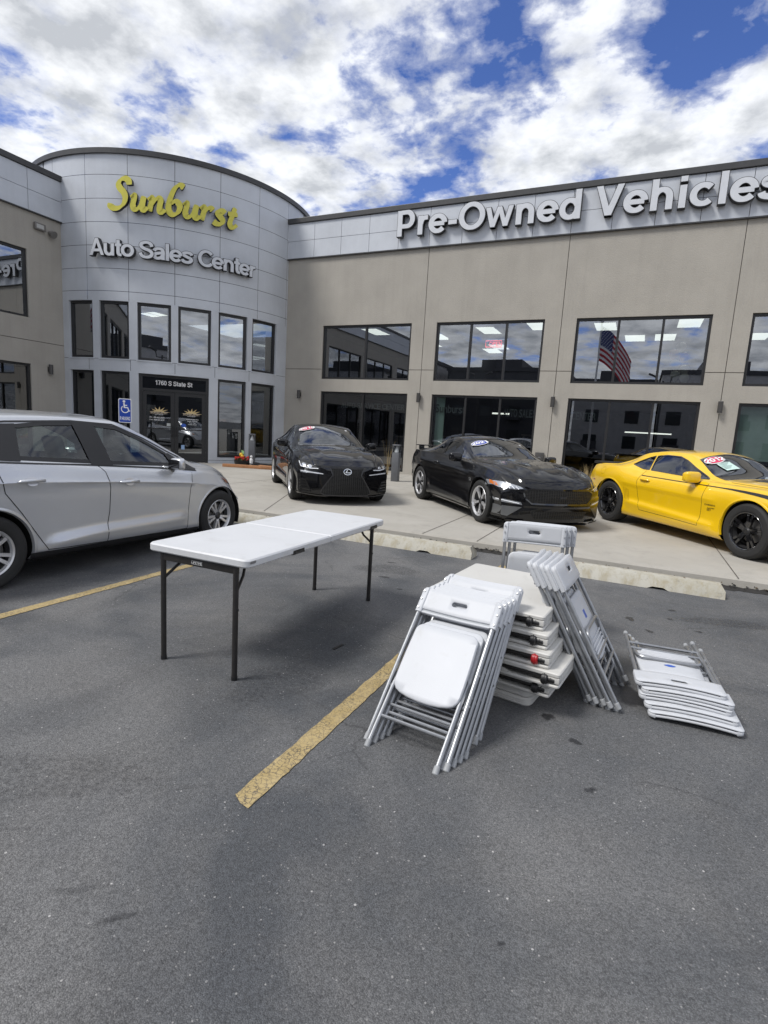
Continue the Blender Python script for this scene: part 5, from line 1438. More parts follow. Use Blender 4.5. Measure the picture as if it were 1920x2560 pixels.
# ---- black sedan
def sedan():
    sp = dict(x0=-2.36, x1=2.20, W=1.81, bowf=.34, bowr=.25, bulf=.03, bulr=.05, crease=.74, scoop=.015,
        swage=[([(-1.6, .90), (-.6, .83), (.9, .76)], .012, -2.0, 1.1, .10, .02), ([(-1.0, .36), (.8, .33)], .022, -1.05, 1.0, .09, .14)],
        ridges=[(1.05, 2.05, .46, .36, .06, .014), (1.05, 2.15, .80, .74, .09, .012)],
        zt=[(-2.36, .80), (-2.25, 1.04), (-1.9, 1.10), (-1.65, 1.13), (-1.2, 1.30), (-.8, 1.39), (-.4, 1.43), (-.02, 1.412), (.30, 1.32), (.70, 1.13), (.90, 1.02), (1.0, 1.0), (1.6, .94), (2.0, .83), (2.20, .70)],
        zs=[(-2.36, .78), (-2.2, .98), (-1.6, 1.02), (-.6, .985), (.3, .95), (1.0, .90), (1.6, .84), (2.0, .76), (2.20, .66)],
        zb=[(-2.36, .36), (-2.1, .24), (-1.3, .17), (1.3, .15), (1.9, .15), (2.20, .17)],
        wm=[(-2.36, .78), (-2.0, .87), (-1.4, .905), (0, .89), (1.0, .895), (1.45, .905), (1.85, .89), (2.20, .84)],
        ws=[(-2.36, .72), (-1.8, .80), (-1, .83), (.4, .825), (1.0, .83), (1.5, .83), (1.9, .80), (2.20, .76)],
        wr=[(-2.36, .62), (-1.8, .64), (-1.2, .58), (-.4, .57), (.1, .58), (.6, .65), (1.05, .72), (1.6, .66), (2.20, .58)],
        zr=[(-2.36, .79), (-2.2, 1.02), (-1.8, 1.06), (-1.3, 1.20), (-.8, 1.325), (-.4, 1.36), (-.08, 1.335), (.30, 1.20), (.66, 1.04), (.92, .945), (1.6, .90), (2.0, .80), (2.20, .69)])
    d = Vector((.68, -.733, 0)).normalized(); l = Vector((.733, .68, 0)).normalized()
    o = Vector((-5.717, 8.436, 0))+l*.78-d*1.42
    c = Car('parked_car', sp, 'black four door sedan with a red 2019 tag and wide mesh grille facing the lot', 'car', car_M(o.x, o.y, .68, -.733, .108)); c.paint = M_blackpaint
    r = .328
    for x in (1.40, -1.40): c.arch(x, r, .365)
    c.windows([[(-.93, 1.06), (-.80, 1.26), (-.52, 1.30), (-.42, 1.315), (-.36, 1.02)], [(-.27, 1.01), (-.33, 1.315), (-.16, 1.30), (.03, 1.245), (.38, 1.085), (.54, .985)], [(-1.30, 1.085), (-1.12, 1.15), (-1.0, 1.20), (-1.06, 1.07)]], M_tint, trim=M_chrome if False else M_gloss)
    c.screen([(.84, -.66), (.90, 0), (.84, .66), (.55, .62), (.13, .53), (.07, 0), (.13, -.53), (.55, -.62)], M_screen)
    c.screen([(-1.58, -.55), (-1.62, 0), (-1.58, .55), (-1.02, .48), (-.98, 0), (-1.02, -.48)], M_tint, 'rear_window')
    for ax in 'LR':
        m = c.ribbon(ax, [(-.32, 1.0), (-.29, .8), (-.30, .3), (-.33, .22)], .006, .0015)
        c.ribbon(ax, [(.82, .90), (.77, .7), (.74, .35), (.72, .22)], .006, .0015, m); c.ribbon(ax, [(-1.12, 1.03), (-1.08, .8), (-.98, .55), (-.86, .25)], .006, .0015, m); c.part(m, 'door_gap', M_well)
        m = c.patch(ax, [(-.95, .165), (-.95, .22), (.95, .20), (.95, .165)], .008, .02, dens=.02); c.part(m, 'side_skirt', M_gloss)
    hood = c.ribbon('T', [(1.05, .70), (1.5, .69), (1.95, .60), (2.06, .40), (2.10, 0), (2.06, -.40), (1.95, -.60), (1.5, -.69), (1.05, -.70)], .006, .0015); c.part(hood, 'bonnet_gap', M_well)
    # spindle grille
    sq = [(-.30, .66), (.30, .66), (.255, .545), (.42, .30), (.45, .225), (.38, .185), (-.38, .185), (-.45, .225), (-.42, .30), (-.255, .545)]
    g = c.part(c.patch('F', sq, .010, .03), 'grille', mesh_mat)
    c.part(c.ribbon('F', sq, .024, .014, closed=True, h=.004), 'grille_frame', M_alloydark, g)
    ring = [(.068*math.cos(2*PI*k/28), .605+.050*math.sin(2*PI*k/28)) for k in range(28)]
    bd = c.part(c.ribbon('F', ring, .010, .018, closed=True, step=.01), 'badge', M_chrome, g)
    b = c.ribbon('F', [(-.002, .636), (-.034, .590)], .013, .019); c.ribbon('F', [(-.034, .591), (.040, .591), (.052, .600)], .011, .0195, b); c.part(b, 'badge_letter', M_chrome, g)
    for sg, ax in ((-1, 'R'), (1, 'L')):
        hp = [(sg*.80, .755), (sg*.74, .735), (sg*.58, .690), (sg*.46, .655), (sg*.50, .635), (sg*.62, .632), (sg*.77, .650)]
        hl = c.part(c.patch('F', hp, .004, .03), 'headlight', M_trim)
        m = c.patch('F', oval((sg*.64, .672), .035, .027, 16), .007, .02); c.patch('F', oval((sg*.73, .69), .032, .028, 16), .007, .02, m); c.part(m, 'projector', M_chrome, hl)
        m = c.ribbon('F', [(sg*.79, .748), (sg*.775, .665), (sg*.63, .640), (sg*.50, .642)], .016, .008); c.part(m, 'light_guide', M_led, hl)
        m = c.patch('F', [(sg*.80, .605), (sg*.78, .560), (sg*.40, .548), (sg*.44, .568)], .006, .03); dr = c.part(m, 'daytime_light', M_lamp)
        m = c.ribbon('F', [(sg*.78, .585), (sg*.42, .553)], .012, .009); c.part(m, 'light_guide', M_led, dr)
        m = c.patch('F', [(sg*.80, .46), (sg*.70, .44), (sg*.60, .225), (sg*.80, .235)], .004, .03); iv = c.part(m, 'side_intake', M_well)
        m = MB()
        for q in range(4): c.ribbon('F', [(sg*.80, .42-.05*q), (sg*(.70-.02*q), .41-.05*q)], .010, .006, m, h=.01)
        c.part(m, 'intake_blade', M_gloss, iv)
    m = c.ribbon('F', [(-.84, .20), (-.5, .17), (0, .162), (.5, .17), (.84, .20)], .022, .012, h=.01); c.part(m, 'front_lip', M_gloss)
    c.finish(M_blackpaint)
    c.handle(-.58, .86, M_blackpaint); c.handle(.35, .84, M_blackpaint)
    c.mirror(.48, .83, 1.01, 1.0)
    sk = []
    for k in range(5):
        a = 2*PI*k/5
        sk += [spoke(a-.05, .045, .034, a-.22, .226, .030), spoke(a+.05, .045, .034, a+.22, .226, .030)]
    for x in (1.40, -1.40):
        for sd in (1, -1): c.wheel(x, sd, r, .225, .232, sk, (M_alloy, M_alloydark), .90)
    c.seats(M_seatcloth, -.10, dash=.64, xr=-.9)
    year_tag(c, '2019', (.21, -.40), .165, .085, 0, M_tagred)
    m = c.patch('T', [(.23, .40), (.23, .44), (.18, .44), (.18, .40)], .006, .03); c.part(m, 'inspection_sticker', M_white)
    c.place()
def mesh_material(bright=.05):
    m = pm('grille_mesh' if bright else 'dark_grille_mesh', (.012, .012, .013), .35); k = N(m.node_tree); b = k.n['Principled BSDF']; tc = k.new('ShaderNodeTexCoord').outputs['Object']
    mp = k.new('ShaderNodeMapping', inp={0: tc, 3: (0, 1, 1.7)}).outputs[0]
    v = k.new('ShaderNodeTexVoronoi', feature='DISTANCE_TO_EDGE', inp={'Vector': mp, 'Scale': 26.0, 'Randomness': .12})
    e = k.ramp(v.outputs[0], [(.06, 1), (.14, 0)])
    k.l.new(k.mix(e, (.002, .002, .002), (bright, bright, bright)), b.inputs['Base Color'])
    bp = k.new('ShaderNodeBump', inp={'Strength': .8, 'Distance': .01, 'Height': e}); k.l.new(bp.outputs[0], b.inputs['Normal'])
    k.l.new(k.math('SUBTRACT', .9, k.math('MULTIPLY', e, .6)), b.inputs['Roughness'])
    return m
mesh_mat = mesh_material(.03); mesh_mat2 = mesh_material(.018)
sedan()

# ---- black coupe
def black_coupe():
    sp = dict(x0=-2.36, x1=2.22, W=1.92, bowf=.34, bowr=.22, bulf=.03, bulr=.04, crease=.70, scoop=.022,
        swage=[([(-1.0, .82), (0, .775), (.9, .73)], .014, -1.6, 1.0, .11, .03), ([(-.9, .40), (.8, .30)], .026, -1.0, 1.0, .10, .14)],
        ridges=[(.9, 2.12, .50, .40, .06, .026), (1.0, 2.1, .22, .16, .05, .016), (.9, 2.1, .84, .80, .08, .016)],
        zt=[(-2.36, .82), (-2.28, 1.03), (-1.95, 1.08), (-1.75, 1.10), (-1.3, 1.245), (-.85, 1.35), (-.4, 1.378), (-.1, 1.36), (.2, 1.27), (.5, 1.14), (.78, 1.015), (.86, 1.0), (1.3, .99), (1.8, .935), (2.06, .845), (2.18, .755), (2.22, .69)],
        zs=[(-2.36, .80), (-2.2, 1.0), (-1.5, 1.0), (-.7, .965), (.3, .935), (.9, .915), (1.5, .88), (1.9, .81), (2.12, .72), (2.22, .65)],
        zb=[(-2.36, .36), (-2.1, .24), (-1.3, .17), (1.3, .14), (1.9, .14), (2.22, .15)],
        wm=[(-2.36, .82), (-2.0, .90), (-1.36, .957), (-.6, .93), (.3, .915), (.9, .93), (1.4, .955), (1.9, .93), (2.22, .88)],
        ws=[(-2.36, .75), (-1.5, .88), (-.7, .835), (.3, .83), (.9, .85), (1.4, .875), (1.9, .84), (2.22, .78)],
        wr=[(-2.36, .68), (-1.8, .66), (-1.25, .58), (-.7, .56), (-.25, .57), (.1, .62), (.55, .69), (.86, .73), (1.6, .72), (2.22, .62)],
        zr=[(-2.36, .81), (-2.2, 1.01), (-1.75, 1.03), (-1.35, 1.125), (-.9, 1.25), (-.45, 1.30), (-.12, 1.265), (.15, 1.15), (.55, .975), (.86, .94), (1.5, .93), (1.85, .87), (2.08, .795), (2.18, .735), (2.22, .68)])
    d = Vector((.669, -.743, 0)).normalized()
    o = Vector((-2.995+.74*.93, 9.315+.67*.93, 0))-d*.2
    c = Car('parked_car', sp, 'black two door coupe with a blue 2021 tag and bright star shaped spokes', 'car', car_M(o.x, o.y, .669, -.743, .108)); c.paint = M_blackpaint
    r = .345
    for x in (1.36, -1.36): c.arch(x, r, .385)
    c.windows([[(-.50, 1.0), (-.62, 1.225), (-.45, 1.25), (-.22, 1.235), (-.02, 1.165), (.30, 1.045), (.52, .955)], [(-1.04, 1.03), (-.98, 1.075), (-.84, 1.15), (-.69, 1.205), (-.57, 1.005), (-.78, 1.005)]], M_tint, trim=M_gloss)
    c.screen([(.76, -.66), (.82, 0), (.76, .66), (.48, .62), (.06, .54), (.01, 0), (.06, -.54), (.48, -.62)], M_screen)
    c.screen([(-1.66, -.5), (-1.72, 0), (-1.66, .5), (-1.05, .46), (-1.0, 0), (-1.05, -.46)], M_tint, 'rear_window')
    for ax in 'LR':
        m = c.ribbon(ax, [(-.56, .985), (-.64, .85), (-.65, .5), (-.58, .28), (.60, .25), (.72, .45), (.76, .75), (.78, .90)], .006, .0015); c.part(m, 'door_gap', M_well)
        m = c.patch(ax, [(-.92, .15), (-.92, .205), (.94, .185), (.94, .15)], .014, .02, dens=.02); c.part(m, 'side_skirt', M_gloss)
        c.text(ax, '5.0', (1.0 if ax == 'R' else 1.0, .66), .045, M_alloy, 0, .004, .085, 'fender_badge', None, .02)
    m = c.ribbon('T', [(.88, .72), (1.6, .71), (2.02, .62), (2.16, .30), (2.18, 0), (2.16, -.30), (2.02, -.62), (1.6, -.71), (.88, -.72)], .007, .0015); c.part(m, 'bonnet_gap', M_well)
    for sg in (1, -1):
        v = c.part(c.patch('T', [(1.42, sg*.30), (1.66, sg*.27), (1.64, sg*.37), (1.46, sg*.39)], .003, .04), 'bonnet_vent', M_trim)
    # front face
    gp = [(-.50, .640), (.50, .640), (.60, .595), (.57, .50), (.48, .425), (-.48, .425), (-.57, .50), (-.60, .595)]
    g = c.part(c.patch('F', gp, .010, .03), 'grille', mesh_mat2)
    c.part(c.ribbon('F', gp, .022, .014, closed=True, h=.004), 'grille_frame', M_gloss, g)
    horse = [(a_, b_-.035) for a_, b_ in [(.075, .565), (.03, .578), (.0, .573), (-.03, .580), (-.06, .600), (-.085, .592), (-.06, .583), (-.045, .566), (-.06, .545), (-.035, .556), (-.02, .540), (.0, .557), (.03, .556), (.05, .538), (.052, .555)]]
    c.part(c.patch('F', [(-a, b) for a, b in horse][::-1], .018, .02), 'badge', M_alloydark, g)
    li = c.part(c.patch('F', [(-.50, .315), (.50, .315), (.42, .205), (-.42, .205)], .010, .03), 'lower_intake', mesh_mat2)
    m = c.ribbon('F', [(-.58, .375), (0, .375), (.58, .375)], .030, .002, h=.014); c.part(m, 'bumper_fold', M_blackpaint)
    m = c.ribbon('F', [(-.90, .165), (-.5, .145), (0, .14), (.5, .145), (.90, .165)], .05, .02, h=.03); c.part(m, 'front_splitter', M_trim)
    for sg in (-1, 1):
        hp = [(sg*.93, .720), (sg*.82, .715), (sg*.64, .665), (sg*.60, .640), (sg*.70, .618), (sg*.94, .635)]
        hl = c.part(c.patch('F', hp, .004, .025), 'headlight', M_lamp)
        m = MB()
        for q in range(3): c.ribbon('F', [(sg*(.81-.055*q), .685-.012*q), (sg*(.77-.055*q), .630-.003*q)], .014, .008, m)
        c.part(m, 'light_guide', M_led, hl)
        sideax = 'R' if sg < 0 else 'L'
        c.part(c.patch(sideax, [(1.62, .725), (1.80, .69), (1.86, .645), (1.66, .672)], .004, .03), 'side_marker', M_amber, hl)
        fl = c.part(c.patch('F', [(sg*.91, .480), (sg*.62, .435), (sg*.60, .395), (sg*.91, .425)], .004, .03), 'fog_light', M_lamp)
        m = c.ribbon('F', [(sg*.89, .458), (sg*.64, .416)], .016, .008); c.part(m, 'light_guide', M_led, fl)
        c.part(c.patch('F', [(sg*.90, .370), (sg*.60, .362), (sg*.78, .215), (sg*.90, .225)], .004, .03), 'side_intake', pm('satin_alloy', (.18, .185, .19), .3, metal=.6) if sg < 0 else MATS['satin_alloy'])
    sp_ = MB(); sp_.rbox(-2.34, -2.12, -.70, .70, 1.085, 1.108, .01)
    for y in (-.6, .6): sp_.rbox(-2.28, -2.18, y-.05, y+.05, 1.0, 1.09, .01)
    c.part(sp_, 'rear_spoiler', M_blackpaint)
    c.finish(M_blackpaint)
    c.handle(-.52, .83, M_blackpaint, .2)
    c.mirror(.40, .86, .985, 1.05)
    sk = []
    for k in range(5):
        a = 2*PI*k/5
        sk += [spoke(a-.16, .045, .020, a-.02, .175, .030), spoke(a+.16, .045, .020, a+.02, .175, .030), spoke(a-.0, .155, .030, a-.22, .244, .030, .002), spoke(a+.0, .155, .030, a+.22, .244, .030, .002)]
    for x in (1.36, -1.36):
        for sd in (1, -1): c.wheel(x, sd, r, .255, .248, sk, (M_alloy, M_alloydark), .945)
    c.seats(M_seatcloth, -.28, dash=.56)
    year_tag(c, '2021', (.16, -.39), .165, .085, 0, M_tagblue)
    m = c.patch('T', [(.17, .42), (.17, .46), (.12, .46), (.12, .42)], .006, .03); c.part(m, 'inspection_sticker', M_white)
    c.place()
black_coupe()

# ---- yellow coupe
def yellow_coupe():
    sp = dict(x0=-2.38, x1=2.30, W=1.92, bowf=.34, bowr=.24, bulf=.04, bulr=.03, crease=.69, scoop=.02,
        swage=[([(-1.2, .715), (-.2, .685), (.9, .66)], .014, -1.3, 1.05, .13, .02), ([(-1.03, .425), (-.3, .385), (.95, .325)], .030, -1.12, 1.05, .06, .14)],
        ridges=[(1.05, 2.2, .52, .44, .08, .016)],
        zt=[(-2.38, .84), (-2.28, 1.0), (-1.95, 1.035), (-1.75, 1.05), (-1.28, 1.205), (-.95, 1.31), (-.5, 1.348), (-.1, 1.343), (.12, 1.30), (.42, 1.165), (.78, 1.015), (.86, 1.0), (1.4, .985), (1.95, .945), (2.2, .87), (2.28, .80), (2.30, .75)],
        zs=[(-2.38, .86), (-2.3, .955), (-2.1, .985), (-1.4, .99), (-.7, .955), (.2, .93), (.9, .91), (1.5, .90), (1.9, .87), (2.2, .80), (2.30, .73)],
        zb=[(-2.38, .38), (-2.1, .25), (-1.3, .17), (1.3, .15), (1.9, .15), (2.30, .17)],
        wm=[(-2.38, .82), (-2.1, .90), (-1.43, .965), (-.8, .935), (0, .915), (.8, .935), (1.43, .96), (1.9, .94), (2.30, .86)],
        ws=[(-2.38, .75), (-1.5, .895), (-.7, .835), (.3, .83), (.9, .855), (1.43, .885), (1.9, .86), (2.30, .77)],
        wr=[(-2.38, .68), (-1.8, .70), (-1.3, .62), (-.75, .575), (-.1, .58), (.2, .625), (.6, .69), (.9, .73), (1.6, .73), (2.30, .62)],
        zr=[(-2.38, .83), (-2.2, .98), (-1.75, 1.0), (-1.38, 1.09), (-.98, 1.235), (-.5, 1.28), (-.14, 1.272), (.10, 1.19), (.58, .96), (.86, .935), (1.6, .93), (2.0, .88), (2.30, .73)])
    d = Vector((.614, -.789, 0)).normalized(); o = Vector((1.27, 9.86, 0))-d*.075
    c = Car('parked_car', sp, 'yellow two door coupe with black wheels, hood stripes and a red 2012 tag', 'car', car_M(o.x, o.y, .614, -.789, .108)); c.paint = M_yellow
    r = .362
    for x in (1.426, -1.426): c.arch(x, r, .405)
    c.windows([[(-.60, .985), (-.69, 1.215), (-.50, 1.238), (-.20, 1.232), (-.03, 1.185), (.24, 1.07), (.53, .945)], [(-1.06, 1.05), (-.99, 1.105), (-.85, 1.180), (-.735, 1.212), (-.645, .985), (-.78, .99)]], M_tint, trim=M_gloss)
    c.screen([(.77, -.67), (.84, 0), (.77, .67), (.52, .625), (.13, .55), (.08, 0), (.13, -.55), (.52, -.625)], M_tint)
    c.screen([(-1.66, -.52), (-1.72, 0), (-1.66, .52), (-1.08, .48), (-1.04, 0), (-1.08, -.48)], M_tint, 'rear_window')
    for ax in 'LR':
        m = c.ribbon(ax, [(-.68, .965), (-.70, .92), (-.74, .80), (-.70, .55), (-.62, .32)], .006, .0015)
        c.ribbon(ax, [(.66, .92), (.665, .80), (.645, .5), (.63, .29)], .006, .0015, m); c.ribbon(ax, [(-.62, .322), (.63, .29)], .006, .0015, m); c.part(m, 'door_gap', M_well)
        m = c.ribbon(ax, [(-.70, .885), (0, .872), (.45, .868), (.66, .866), (.9, .865)], .014, .004, step=.02); c.ribbon(ax, [(.9, .865), (1.1, .863), (1.3, .856), (1.45, .846), (1.6, .832), (1.9, .78)], (.014, .06), .004, m, step=.02); c.part(m, 'side_stripe', M_stripe)
        m = MB()
        for q in range(4): c.ribbon(ax, [(-1.06+.035*q+.02, .655-.008*q), (-1.0+.035*q, .46-.005*q)], .010, .0015, m)
        c.part(m, 'side_gill', pm('gill_shade', (.42, .25, .004), .5) if ax == 'L' else MATS['gill_shade'])
        c.part(c.patch(ax, [(-2.03, .715), (-1.95, .715), (-1.95, .69), (-2.03, .69)], .004, .04), 'side_marker', M_redlens)
        c.part(c.ribbon(ax, oval((-1.70, .885), .075, .065, 20), .005, .0015, closed=True, step=.02), 'fuel_flap_gap', MATS['gill_shade'])
    c.text('R', 'CAMARO', (.81, .612), .020, M_stripe, 0, .004, .20, 'fender_badge', None, .03)
    c.text('R', '007', (.80, .550), .048, M_stripe, 0, .004, .085, 'fender_number', None, .0, .25)
    m = c.ribbon('R', [(.84, .572), (.885, .570), (.865, .560)], .006, .004); c.ribbon('R', [(.845, .572), (.90, .572)], .005, .004, m); c.part(m, 'fender_emblem', M_stripe)
    m = c.ribbon('T', [(.90, .72), (1.6, .73), (2.05, .66), (2.2, .40), (2.24, 0), (2.2, -.40), (2.05, -.66), (1.6, -.73), (.90, -.72)], .006, .0015); c.part(m, 'bonnet_gap', M_well)
    for sg in (1, -1):
        c.part(c.patch('T', [(.89, sg*.14), (.89, sg*.40), (2.18, sg*.34), (2.22, sg*.12)], .003, .07), 'bonnet_stripe', M_stripe)
        c.part(c.patch('F', [(sg*.86, .72), (sg*.60, .72), (sg*.58, .62), (sg*.84, .62)], .004, .03), 'headlight', M_lamp)
    c.part(c.patch('F', [(-.56, .72), (.56, .72), (.56, .60), (-.56, .60)], .004, .03), 'grille', mesh_mat)
    c.part(c.patch('F', [(-.6, .45), (.6, .45), (.52, .24), (-.52, .24)], .004, .03), 'lower_intake', mesh_mat)
    sp_ = MB(); sp_.rbox(-2.33, -2.12, -.70, .70, .985, 1.03, .012); c.part(sp_, 'rear_spoiler', M_trim)
    c.finish(M_yellow)
    c.handle(-.56, .815, M_yellow, .2)
    c.mirror(.44, .85, .965, 1.1)
    sk = []
    for k in range(5):
        a = 2*PI*k/5
        sk += [spoke(a-.13, .045, .040, a-.16, .243, .034), spoke(a+.13, .045, .040, a+.16, .243, .034)]
    for x in (1.426, -1.426):
        for sd in (1, -1): c.wheel(x, sd, r, .26, .252, sk, (M_gloss, M_trim), .95)
    c.seats(M_seatcloth, -.25, dash=.58)
    year_tag(c, '2012', (.22, -.40), .165, .085, 0, M_tagred)
    m = c.patch('T', [(.31, -.44), (.31, -.22), (.50, -.20), (.50, -.42)], .010, .05); pp = c.part(m, 'price_sheet', M_paper)
    m = MB()
    for q in range(6): c.ribbon('T', [(.33+.025*q, -.42), (.33+.025*q, -.26-(q % 3)*.03)], .008, .013, m)
    c.part(m, 'sheet_lines', pm('sheet_ink', (.12, .2, .18), .6), pp)
    c.place()
yellow_coupe()
# ------------------------------------------------------------ facade lettering
def word_sign(name, label, text, place, depth, face, side, em, adv=1.0):
    e = empty(name); tag(e, label, 'sign'); x = 0; cache = {}
    for ch in text:
        a = ADV[ch]*em*adv
        if ch != ' ':
            if ch not in cache:
                m = stroke_mesh(ch, em, -depth/2, depth/2, .010, None, 1, 1); stroke_mesh(ch, em, depth/2-.002, depth/2+.008, -.004, m, 0, 0)
                o = m.build('letter', [face, side], e, smooth=0, weld=False); cache[ch] = o
            else: o = cache[ch].copy(); COL.objects.link(o); o.parent = e
            o.matrix_local = place(x+a*(1-1/adv)/2 if adv != 1 else x)
        x += a
    return e
def flat_place(x0, z0, y): return lambda d: Matrix.Translation((x0+d, y, z0)) @ Matrix.Rotation(R(90), 4, 'X')
word_sign('facade_sign', 'large white raised letters reading Pre-Owned Vehicles on the metal parapet', 'Pre-Owned Vehicles', flat_place(-7.45, 7.27, YW-.16), .13, M_letterface, M_letterside, 1.022)
def ring_place(th0, z0, rad, w=0):
    def f(d):
        a = R(th0)+d/rad; p = (CX+rad*math.cos(a), CY+rad*math.sin(a), z0)
        return Matrix.Translation(p) @ Matrix.Rotation(a+R(90), 4, 'Z') @ Matrix.Rotation(R(90), 4, 'X')
    return f
word_sign('tower_sign', 'white raised letters reading Auto Sales Center on the round tower', 'Auto Sales Center', ring_place(-74.9, 5.965, CR+.12), .12, M_letterface, M_letterside, .655, .845)

# brush script sign: every letter drawn as broad nib strokes
def script_sign():
    e = empty('script_sign'); tag(e, 'large yellow script letters reading Sunburst on the round tower', 'sign')
    L = {
     'S': (.62, [[(.60, .80), (.58, .93), (.47, 1.0), (.34, .95), (.27, .82), (.31, .68), (.42, .55), (.47, .38), (.42, .18), (.28, .04), (.12, .01), (.00, .08), (.00, .17)]]),
     'u': (.50, [[(.0, .40), (.09, .49), (.10, .38), (.06, .16), (.10, .04), (.20, .05), (.31, .20), (.38, .44)], [(.40, .48), (.35, .22), (.35, .06), (.43, .03), (.50, .12)]]),
     'n': (.52, [[(.0, .38), (.09, .47), (.12, .40), (.07, .18), (.04, .01)], [(.08, .22), (.20, .40), (.31, .48), (.37, .40), (.34, .20), (.35, .05), (.43, .03), (.50, .12)]]),
     'b': (.50, [[(.52, .97), (.40, 1.03), (.26, .90), (.14, .60), (.07, .28), (.10, .08), (.21, .01), (.34, .10), (.40, .28), (.36, .42), (.26, .46), (.14, .36)]]),
     'r': (.40, [[(.0, .38), (.09, .48), (.12, .38), (.08, .18), (.04, .01)], [(.09, .26), (.20, .42), (.31, .48), (.38, .42)]]),
     's': (.40, [[(.36, .42), (.28, .49), (.17, .46), (.14, .36), (.22, .26), (.29, .15), (.24, .03), (.10, .0), (.0, .06)]]),
     't': (.38, [[(.30, .72), (.20, .40), (.13, .14), (.18, .02), (.28, .04), (.36, .14)], [(.06, .45), (.20, .47), (.38, .50)]])}
    H = .80; rad = CR+.13; x = 0; tot = sum(L[c][0] for c in 'Sunburst')
    span = R(67.5-27.2)*rad; k = span/(tot*.98); nib = R(38)
    for ch in 'Sunburst':
        m = MB(); adv, strokes = L[ch]
        for si, st in enumerate(strokes):
            P = spline([(a*k, b*H) for a, b in st], 7); n = len(P); V = []
            for i, p in enumerate(P):
                d = (P[min(i+1, n-1)]-P[max(i-1, 0)]).normalized(); q = Vector((-d.y, d.x))
                w = (.040+.052*abs(math.sin(math.atan2(d.y, d.x)-nib)))*(.55 if i in (0, n-1) else 1)
                V.append((p-q*w, p+q*w))
            z0, z1 = -.055, .055+.002*si
            vs = [(v.x, v.y, z) for ab in V for v in ab for z in (z0, z1)]; b = len(m.v)
            f_top = [(4*i+1, 4*i+5, 4*i+7, 4*i+3) for i in range(n-1)]; f_bot = [(4*i, 4*i+2, 4*i+6, 4*i+4) for i in range(n-1)]
            f_s = [(4*i, 4*i+4, 4*i+5, 4*i+1) for i in range(n-1)]+[(4*i+2, 4*i+3, 4*i+7, 4*i+6) for i in range(n-1)]+[(0, 1, 3, 2), (4*n-4, 4*n-2, 4*n-1, 4*n-3)]
            m.add(vs, f_top, 0); m2 = len(m.v)-len(vs)
            m.f += [tuple(m2+i for i in f) for f in f_bot+f_s]; m.m += [1]*len(f_bot+f_s)
        o = m.build('letter', [M_yellowface, M_letterside], e, smooth=0)
        o.matrix_local = ring_place(-67.6, 7.24, rad)(x*k); x += adv
    return e
script_sign()

# writing on the entrance and the glass
def glass_text(P, text, u, z, cap, width, mat, d=.045, bold=.015):
    m = MB(); k = cap/cap_height(); em = cap/.716; x = 0; pos = []
    for ch in text: a = ADV.get(ch, .6)*em; pos.append((ch, x, a)); x += a
    sc = width/x
    for ch, px, a in pos:
        if ch == ' ': continue
        vs, fs = glyph(ch, 0, bold)
        if not vs: continue
        x0 = min(v[0] for v in vs); x1 = max(v[0] for v in vs); tw = a*.88 if ch not in 'Iil1-.:' else a*.6; sx = tw/max(x1-x0, 1e-6)
        m.add([P(u+(px+(a-tw)/2+(v[0]-x0)*sx-x/2)*sc, z+v[1]*k, d) for v in vs], fs)
    return m
def stroke_line(P, text, u, z, em, d, mi=0, width=None):
    m = MB(); x = 0; tot = sum(ADV.get(c, .556) if c not in '12790' else .556 for c in text)*em; sc = (width/tot) if width else 1
    for ch in text:
        a = (.556 if ch in '12790' else ADV[ch])*em
        if ch != ' ':
            g = stroke_mesh(ch, em, -.0005, 0, .002*0)
            m.add([P(u-tot*sc/2+(x+v[0])*sc, z+v[1], d-v[2]*.6) for v in g.v], g.f)
        x += a
    return m
bpart(stroke_line(P, '1760 S State St', DL*.5-.02, 2.435, .19, .086, width=1.08), 'house_number', M_white, smooth=0)
M_sunray = pm('sun_logo', (.66, .50, .24), .5); M_logo = pm('logo_letter', (.50, .42, .32), .5)
for i, uc in enumerate((.56, 1.50)):
    m = MB(); z0 = 1.62
    for q in range(7):                                                  # rays of the rising sun
        a = R(180-q*30); r0, r1 = .10, .27 if q not in (0, 6) else .29
        ex = 1.05; c_, s_ = math.cos(a), math.sin(a)
        t = Vector((-s_, c_))*.030
        m.add([P(uc+c_*r0*ex-t.x, z0+s_*r0*.55-t.y*.6, .0755), P(uc+c_*r1*ex+.02, z0+s_*r1*.62, .0755), P(uc+c_*r0*ex+t.x, z0+s_*r0*.55+t.y*.6, .0755)], [(0, 1, 2)])
    m.add([P(uc+.13*math.cos(R(a)), z0+.075*math.sin(R(a)), .0765) for a in range(0, 181, 20)], [tuple(range(10))])
    bpart(m, 'sun_logo', M_sunray, smooth=0)
    bpart(glass_text(P, 'SUNBURST', uc, z0-.055, .062, .50, M_logo, .074, .03), 'logo_lettering', M_logo, smooth=0)
    bpart(glass_text(P, 'AUTO GROUP', uc, z0-.095, .028, .24, M_white, .075), 'logo_lettering', M_white, smooth=0)
for t, z in (('PH:  801-465-3333', 1.43), ('FAX: 801-465-3639', 1.355)): bpart(glass_text(P, t, .50, z, .042, .42, M_white, .075), 'door_lettering', M_white, smooth=0)
for t, z, w in (('HOURS OF OPERATION', 1.43, .36), ('Monday - Saturday', 1.375, .30), ('9 am - 7 pm', 1.325, .19), ('Sunday Closed', 1.275, .25)): bpart(glass_text(P, t, 1.53, z, .028, w, M_white, .075), 'door_lettering', M_white, smooth=0)
m = MB(); barP(m, P, .78, .92, 1.20, 1.29, .070, .078); bpart(m, 'door_notice', pm('grey_notice', (.45, .47, .46), .5), smooth=0)
